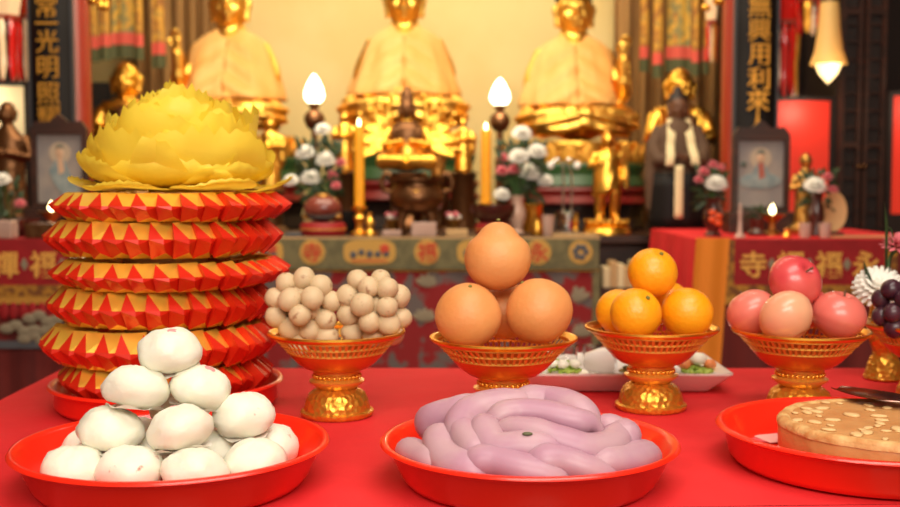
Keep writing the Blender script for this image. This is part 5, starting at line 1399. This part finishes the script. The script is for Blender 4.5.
# right side table
ST_T = .938
v1 = vase('dark vase with orange pattern by the robed figure', 713, 3.80, .135, .036, M['darkvase'], ST_T, M['orangepaint'])
for px, py, s, m, lb in ((716, 184, 1., MUM, 'white chrysanthemum in the dark vase by the robed figure'), (704, 172, .8, PNK, 'pink flower at the left of the dark orange vase'), (713, 165, .7, PNK, 'pink flower highest in the dark orange vase'), (721, 168, .6, PNK, 'small pink flower at the right of the dark orange vase'), (699, 180, .7, PNK, 'pink flower lowest at the left of the dark orange vase')):
    flower(lb, P(px, py, 3.76), v1 - Vector((0, 0, .02)), m, s, 'flowers in the dark orange vase', (1.1, 0))
foliage('dark leaves among the flowers of the dark orange vase', v1, P(711, 188, 3.81), .055, .075, 60, 3, .04)
v2 = vase('dark slim vase before the red backlit niche', 816, 3.82, .15, .028, M['darkvase'], ST_T)
for px, py, s, m, lb in ((815, 186, 1., MUM, 'white chrysanthemum in the slim dark vase before the red niche'), (828, 177, .7, PNK, 'pink flower above the white one in the slim dark vase'), (833, 190, .7, PNK, 'dusky pink flower at the right of the slim dark vase')):
    flower(lb, P(px, py, 3.77), v2 - Vector((0, 0, .02)), m, s, 'flowers in the slim dark vase', (1.1, 0))
foliage('dark leaves among the flowers of the slim dark vase', v2, P(819, 190, 3.83), .06, .07, 60, 4, .04)
def st(px, d): return Vector((P(px, 230, d).x, d, ST_T + .0008))
for px, lb in ((805, 'pale cup on the right side table, below the gilt figurine'), (825, 'pale cup on the right side table, before the standing plate')):
    bm = NB(); lathe(bm, [(0, 0), (.018, 0), (.021, .05), (.0195, .05), (.016, .005), (0, .004)], 24); solo('tea_cup', bm, M['paleacryl'], lb, 'cup', st(px, 3.69), group='pale cups on the right side table')
t = T('display_plate', 'pale oval plate standing upright behind the slim dark vase', 'plate', st(833, 3.93) + Vector((0, 0, .0))); bm = NB(); lathe(bm, [(0, 0), (.04, 0), (.048, .006), (.046, .008), (.038, .003), (0, .003)], 28)
for q in bm.verts: q.co = Vector((q.co.x, -q.co.z, q.co.y * 1.5 + .082))
part('plate_disc', bm, M['beige'], t); bm = NB(); box(bm, (-.03, -.03, 0), (.03, .03, .008)); part('plate_stand', bm, M['wood'], t, False)
attendant_g = attendant
def figurine(label, px, ytop, d, top, m='gold'):
    a = P(px, ytop, d); z = top + .0008; H = a.z - z; t = T('gilt_figurine', label, 'figurine', (a.x, d, z))
    bm = NB(); loft(bm, [(0, .2 * H, .16 * H, 0), (.08 * H, .2 * H, .16 * H, 0), (.12 * H, .14 * H, .11 * H, 0), (.4 * H, .12 * H, .1 * H, 0), (.7 * H, .14 * H, .09 * H, 0), (.8 * H, .05 * H, .05 * H, 0), (.85 * H, .04 * H, .04 * H, 0)], 20)
    for s in (-1, 1): tube(bm, [(s * .12 * H, 0, .72 * H), (s * .18 * H, -.03 * H, .55 * H), (s * .02 * H, -.12 * H, .6 * H)], [.04 * H, .045 * H, .03 * H], 8)
    head_shape(bm, (0, -.01 * H, .90 * H), .17 * H)
    sculpt('body', bm, .0045, M[m], t, 1)
figurine('gilt figurine before the glowing cream niche at the left photo edge', 7, 100, 4.3, ST_T, 'bronze')
figurine('slim gilt figurine behind the pale cups on the right side table', 806, 152, 3.98, ST_T, 'oldgold')
def oil_lamp(label, px, d, top, o):
    p = st(px, d); t = T('oil_lamp', label, 'lamp', p)
    bm = NB(); lathe(bm, [(0, 0), (.03, 0), (.03, .006), (.012, .02), (.012, o * .6), (.035, o * .85), (.05, o), (.046, o), (.03, o * .9), (0, o * .85)], 28); part('lamp_dish', bm, M['oldgold'], t)
    bm = NB(); lathe(bm, [(0, o - .002), (.010, o + .006), (.012, o + .014), (.004, o + .03), (0, o + .038)], 14); part('flame', bm, M['flame'], t)
    BULBS_AND_ADDED.append((p + Vector((0, -.06, o + .04)), .15))
oil_lamp('small gilt oil lamp burning before the right framed picture', 772, 3.86, ST_T, .075)
oil_lamp('small gilt oil lamp burning before the left framed picture', 52, 3.86, ST_T, .085)
bm = NB(); lathe(bm, [(0, 0), (.018, 0), (.02, .004), (.008, .02), (.006, .07), (.008, .085), (.003, .12), (0, .12)], 20); solo('glass_bud_vase', bm, M['paleacryl'], 'thin pale bud vase at the left front corner of the right side table', 'vase', st(740, 3.67))
bm = NB(); lathe(bm, [(0, 0), (.012, 0), (.016, .006), (.007, .02), (.01, .028), (0, .034)], 20); solo('gilt_pot', bm, M['gold'], 'tiny gilt pot between the cups and the oil lamp', 'pot', st(787, 3.68))
bm = NB(); lathe(bm, [(0, 0), (.03, 0), (.034, .01), (.02, .025), (.025, .06), (.02, .06), (0, .03)], 20); solo('small_pot', bm, M['darkvase'], 'small dark pot of greenery left of the oil lamp', 'pot', st(757, 3.84))
bm = NB(); box(bm, (-.13, -.02, 0), (.13, .02, .006), bevel=.002); solo('paper_slip', bm, M['beige'], 'pale paper strip lying at the right end of the right side table', 'paper', st(862, 3.70), smooth=False)
foliage('dark greenery in the small pot before the right framed picture', st(757, 3.84) + Vector((0, 0, .058)), st(757, 3.84) + Vector((0, 0, .085)), .035, .02, 26, 6, .03)
# left side table small things
for px, py, lb in ((8, 3.75, 'dark bowl at the left photo edge on the left side table'), (24, 3.82, 'dark bowl second from the left photo edge on the left side table')):
    bm = NB(); lathe(bm, [(0, 0), (.03, 0), (.055, .04), (.058, .06), (.052, .06), (.03, .01), (0, .008)], 24); solo('offering_bowl', bm, M['darkvase'], lb, 'bowl', st(px, py), group='dark bowls on the left side table')
foliage('dark leaves standing at the left photo edge', st(10, 3.95), st(10, 3.95) + Vector((-.01, 0, .14)), .05, .08, 50, 7, .05)
flower('pink flower low among the leaves at the left photo edge', P(20, 204, 3.78), st(10, 3.95) + Vector((0, 0, .03)), PNK, .8, None)
flower('white flower among the leaves at the left photo edge', P(2, 180, 3.8), st(10, 3.95) + Vector((0, 0, .03)), MUM, .8, None)
bm = NB(); box(bm, (-.04, -.03, 0), (.04, .03, .06), bevel=.004); solo('pale_tin', bm, M['paleacryl'], 'pale tin at the left photo edge, above the left banner', 'tin', st(3, 3.66), smooth=False)
bm = NB(); box(bm, (-.05, -.04, 0), (.05, .04, .05), bevel=.004); solo('dark_tin', bm, M['bronze'], 'dark tin with gilt lid in front of the left framed picture', 'tin', st(44, 3.68), smooth=False)

# ------------------------------------------------------------------ right side: niche panels, cabinet, lanterns, lamp
def panel(name, label, cat, x0, x1, y0, y1, d, m):
    a, b = P(x0, y0, d), P(x1, y1, d); t = T(name, label, cat, ((a.x + b.x) / 2, d, 0)); W = (b.x - a.x) / 2
    bm = NB(); box(bm, (-W, 0, b.z), (W, .01, a.z)); part('lit_panel', bm, m, t, False)
    BULBS_AND_ADDED.append((Vector(((a.x + b.x) / 2, d - .13, a.z - .05)), 1.6))  # unseen light added before the panel so its top comes out brighter
    bm = NB(); f = .02; box(bm, (-W - f, -.01, 0), (-W, .06, a.z + f)); box(bm, (W, -.01, 0), (W + f, .06, a.z + f)); box(bm, (-W, -.01, a.z), (W, .06, a.z + f)); box(bm, (-W, -.01, 0), (W, .06, b.z)); part('niche_frame', bm, M['dark'], t, False)
panel('lit_niche', 'glowing red niche panel beside the right board', 'niche panel', 765, 827, 101, 232, 5.2, M['redglow'])
panel('lit_niche', 'glowing red niche panel at the right photo edge', 'niche panel', 893, 960, 96, 214, 5.1, M['redglow'])
panel('lit_niche', 'glowing cream niche panel at the left photo edge', 'niche panel', -60, 27, 86, 190, 5.0, M['whiteglow'])
def cabinet():
    a, b = P(842, 0, 5.15), P(882, 214, 5.15); w = (b.x - a.x) / 2
    t = T('lattice_cabinet', 'tall dark carved cabinet between the two red niches', 'cabinet', ((a.x + b.x) / 2, 5.15, 0)); W = w + .005
    bm = NB(); box(bm, (-W, .02, 0), (W, .5, 2.6)); part('cabinet_body', bm, M['dark'], t, False)
    for s in (-1, 1):
        bm = NB(); xc = s * W / 2; ww = W / 2 - .006
        for x in (xc - ww, xc + ww - .02): box(bm, (x, -.01, .05), (x + .02, .018, 2.55))
        for k in range(5): zz = .05 + k * .62; box(bm, (xc - ww + .02, -.01, zz), (xc + ww - .02, .018, zz + .025))
        n = 5
        for k in range(30): zz = .1 + k * .08; box(bm, (xc - ww + .02, .0, zz), (xc + ww - .02, .014, zz + .008))
        dr = part('door', bm, M['wood'], t, False)
        bm = NB(); ell(bm, (xc - s * ww * .85, -.018, 1.2), .012, 10, 8); part('knob', bm, M['bronze'], dr)
cabinet()
bm = NB(); box(bm, (1.46, 5.75, 0), (3.15, 5.85, 3.28)); solo('dark_screen', bm, M['dark'], 'tall dark wooden screen behind the red niches on the right', 'screen', smooth=False)
bm = NB(); box(bm, (-3.15, 5.75, 0), (-1.93, 5.85, 3.28)); solo('dark_screen', bm, M['dark'], 'tall dark wooden screen behind the cream niche on the left', 'screen', smooth=False)
p = P(95, 100, 5.4); bm = NB(); box(bm, (-.08, -.06, 0), (.08, .1, p.z + .10 - .9)); solo('dark_case', bm, M['tv'], 'dark box standing between the left pillar and the gilded guardian', 'case', (P(98, 100, 5.6).x, 5.62, .9008), smooth=False)

def hanging_lamp():
    d = 4.3; a = P(828, 84, d); k = d / F; t = T('hanging_lamp', 'lit hanging lamp with cream bell shade and pointed bulb', 'lamp', (a.x, d, a.z))
    bm = NB(); lathe(bm, [(0, 0), (3 * k, 3 * k), (9 * k, 10 * k), (12.5 * k, 19 * k), (12 * k, 26 * k), (0, 30 * k)], 28); part('bulb', bm, M['bulb2'], t)
    bm = NB(); lathe(bm, [(18 * k, 19 * k), (16 * k, 25 * k), (13.4 * k, 33 * k), (11 * k, 52 * k), (9 * k, 80 * k), (8.4 * k, 80 * k), (10.4 * k, 52 * k), (12.8 * k, 33 * k), (15.5 * k, 25 * k), (17.4 * k, 19 * k), (18 * k, 19 * k)], 48, rad=lambda q, z: 1 + (.05 * math.cos(q * 8) if z < 24 * k else .0)); part('bell_shade', bm, M['shade'], t)
    bm = NB(); lathe(bm, [(0, 80 * k), (9.5 * k, 80 * k), (9.5 * k, 84 * k), (3 * k, 90 * k), (0, 90 * k)], 24); part('cap', bm, M['bronze'], t)
    bm = NB(); tube(bm, [(0, 0, 88 * k), (0, 0, 3.29 - a.z)], .004, 6); part('cord', bm, M['dark'], t)
    BULBS_AND_ADDED.append((a + Vector((0, -.09, 10 * k)), .5))
hanging_lamp()
def lantern(label, px, ybot, d, w, body_m, tass, hh=90):
    p = P(px, ybot, d); k = d / F; t = T('palace_lantern', label, 'lantern', p, group='red and pale glass lanterns'); W = w * k / 2; H = hh * k
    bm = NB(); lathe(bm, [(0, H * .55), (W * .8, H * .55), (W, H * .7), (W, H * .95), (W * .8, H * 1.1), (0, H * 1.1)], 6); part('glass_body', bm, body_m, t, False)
    for zz in (.55, 1.1):
        bm = NB(); lathe(bm, [(0, H * zz - .01), (W * .95, H * zz - .01), (W * .95, H * zz + .01), (0, H * zz + .01)], 6); part('lantern_rim', bm, M['redwood'], t, False)
    for q in range(tass):
        a = 2 * PI * q / tass; x, y = W * .8 * math.cos(a), W * .8 * math.sin(a); bm = NB()
        tube(bm, curve_pts([(x, y, H * .54), (x * 1.1, y * 1.1, H * .4), (x * .95, y * .95, H * .2), (x * 1.05, y, 0)], 8), [W * .06, W * .22, W * .26, W * .22, W * .24, W * .22, W * .25, W * .2, W * .1], 7, flat=.5)
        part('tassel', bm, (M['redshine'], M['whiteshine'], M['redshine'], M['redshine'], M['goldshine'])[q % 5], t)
    bm = NB(); tube(bm, [(0, 0, H * 1.1), (0, 0, 3.29 - p.z)], .004, 6); part('cord', bm, M['dark'], t)
lantern('red and pale glass lantern with long tassels beside the right board', 784, 96, 4.9, 30, M['redshine'], 10, 130)
lantern('red topped pale lantern above the hanging lamp, at the top right', 810, 34, 4.8, 30, M['redshine'], 6, 60)
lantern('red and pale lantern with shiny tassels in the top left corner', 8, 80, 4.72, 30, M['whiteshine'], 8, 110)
lantern('red tasselled lantern nearest the left board', 24, 82, 5.05, 20, M['redshine'], 7, 115)
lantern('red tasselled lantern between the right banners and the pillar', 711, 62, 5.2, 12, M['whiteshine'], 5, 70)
# books on the low shelf right of the altar table
bm = NB(); box(bm, (-.2, -.07, 0), (.2, .07, .03)); 
for s in (-1, 1): box(bm, (s * .19 - .012, -.07, -.66), (s * .19 + .012, .07, 0))
sh = P(628, 288, 4.4); solo('low_shelf', bm, M['wood'], 'low dark shelf holding pale books right of the altar table', 'shelf', (.765, 4.53, .66), smooth=False)
for k in range(7):
    px = 605 + k * 7.0; p = P(px, 288, 4.52); h = .085 + .012 * ((k * 5) % 3); bm = NB(); box(bm, (-.0135, -.05, 0), (.0135, .05, h), bevel=.002)
    solo('book', bm, M['beige'] if k % 2 else M['scarf'], ['pale book at the left end of the low shelf row', 'beige book second in the low shelf row', 'pale book third in the low shelf row', 'beige book in the middle of the low shelf row', 'pale book fifth in the low shelf row', 'beige book sixth in the low shelf row', 'pale book at the right end of the low shelf row'][k], 'book', (p.x, 4.52, .6908), group='pale books on the low shelf', smooth=False)

# ------------------------------------------------------------------ flowers in the gilt vase behind the grapes
gv = GV + Vector((0, 0, .153))
flower('large white chrysanthemum low behind the grapes', P(879, 287, 1.80), gv - Vector((0, 0, .02)), mum_mesh(.042, M['white'], 'bloom', 22, 6), .95, 'flowers in the gilt vase', (.75, -.3))
flower('pink flower high at the right photo edge above the grapes', P(897, 246, 1.80), gv - Vector((0, 0, .02)), PNK, 1.0, 'flowers in the gilt vase', (.3, .2))
def blade_leaf(label, px0, py0, tipx, tipy, w):
    a, b = gv + Vector((0, .0, -.02)), P(tipx, tipy, 1.80); c = P(px0, py0, 1.79)
    pts = curve_pts([a, c, b], 12); bm = NB()
    for s in (0,):
        n = len(pts); L_, R_, L2, R2 = [], [], [], []
        for i, p in enumerate(pts):
            ww = w * math.sin(PI * min(.98, .12 + i / n * .9)); L_.append(bm.verts.new(p + Vector((-ww, 0, 0)))); R_.append(bm.verts.new(p + Vector((ww, .003, 0)))); L2.append(bm.verts.new(p + Vector((-ww, .001, 0)))); R2.append(bm.verts.new(p + Vector((ww, .004, 0))))
        for i in range(n - 1): face(bm, (L_[i], R_[i], R_[i + 1], L_[i + 1])); face(bm, (L2[i], L2[i + 1], R2[i + 1], R2[i])); face(bm, (L_[i], L_[i + 1], L2[i + 1], L2[i])); face(bm, (R_[i], R2[i], R2[i + 1], R_[i + 1]))
    solo('leaf_blade', bm, M['leaf'], label, 'leaf', group='leaves in the gilt vase')
blade_leaf('broad green leaf bending left behind the grapes', 872, 284, 864, 262, .006)
blade_leaf('slim green leaf standing tall at the right photo edge', 887, 230, 885, 202, .003)
blade_leaf('long green leaf crossing behind the pink flower', 893, 235, 880, 225, .002)
# ------------------------------------------------------------------ camera
cam = bpy.data.cameras.new('camera'); co = bpy.data.objects.new('camera', cam); COL.objects.link(co)
cam.sensor_width = 36; cam.lens = F / 900 * 36
co.location = (0, 0, CAMZ); co.rotation_euler = (PI / 2 - PITCH, 0, 0)
cam.dof.use_dof = True; cam.dof.focus_distance = 1.2; cam.dof.aperture_fstop = 5.2
cam.clip_start = .01
SC.camera = co
# ------------------------------------------------------------------ lamps and added fill lights
def area(name, loc, target, sx, sy, power, col, spread=PI):
    l = bpy.data.lights.new(name, 'AREA'); l.shape = 'RECTANGLE'; l.size = sx; l.size_y = sy; l.energy = power; l.color = col; l.spread = spread
    o = bpy.data.objects.new(name, l); COL.objects.link(o); o.location = loc
    o.rotation_euler = (Vector(target) - Vector(loc)).to_track_quat('-Z', 'Y').to_euler(); return o
area('ceiling_lamp_over_offerings', (.35, .75, 2.75), (.05, 1.35, .8), 1.6, .7, 27, (1., .93, .82))
area('ceiling_lamp_over_hall', (.2, -1.1, 2.5), (0, 1.5, .9), 2.2, 1.0, 74, (1., .92, .80))
area('altar_lamp', (-.17, 3.7, 2.95), (-.17, 5.3, 1.5), 2.6, .5, 36, (1., .88, .64))
area('altar_wall_lamp', (-.17, 5.75, 2.95), (-.17, 6.2, 1.5), 2.6, .2, 24, (1., .9, .66))
area('altar_table_fill', (-.17, 2.9, 2.9), (-.17, 4.2, .9), 2.4, .4, 26, (1., .86, .66))  # unseen fill, adds ambient light around the altar
area('altar_face_fill', (-.17, 3.3, 3.1), (-.17, 5.2, 1.6), 2.6, .3, 18, (1., .87, .64))  # unseen light added in front to brighten the statues' faces
for q in BULBS_AND_ADDED:
    l = bpy.data.lights.new('bulb_or_added_light', 'POINT'); l.energy = q[1]; l.color = (1, .85, .6); l.shadow_soft_size = .05
    o = bpy.data.objects.new('bulb_or_added_light', l); COL.objects.link(o); o.location = q[0]
w = bpy.data.worlds.new('hall_air'); SC.world = w; w.use_nodes = True
w.node_tree.nodes['Background'].inputs['Color'].default_value = (1., .86, .68, 1); w.node_tree.nodes['Background'].inputs['Strength'].default_value = .62
vs = SC.view_settings; SC.display_settings.display_device = 'sRGB'
vs.view_transform = 'Standard'; vs.look = 'None'; vs.gamma = 1; vs.exposure = 0; vs.use_curve_mapping = False
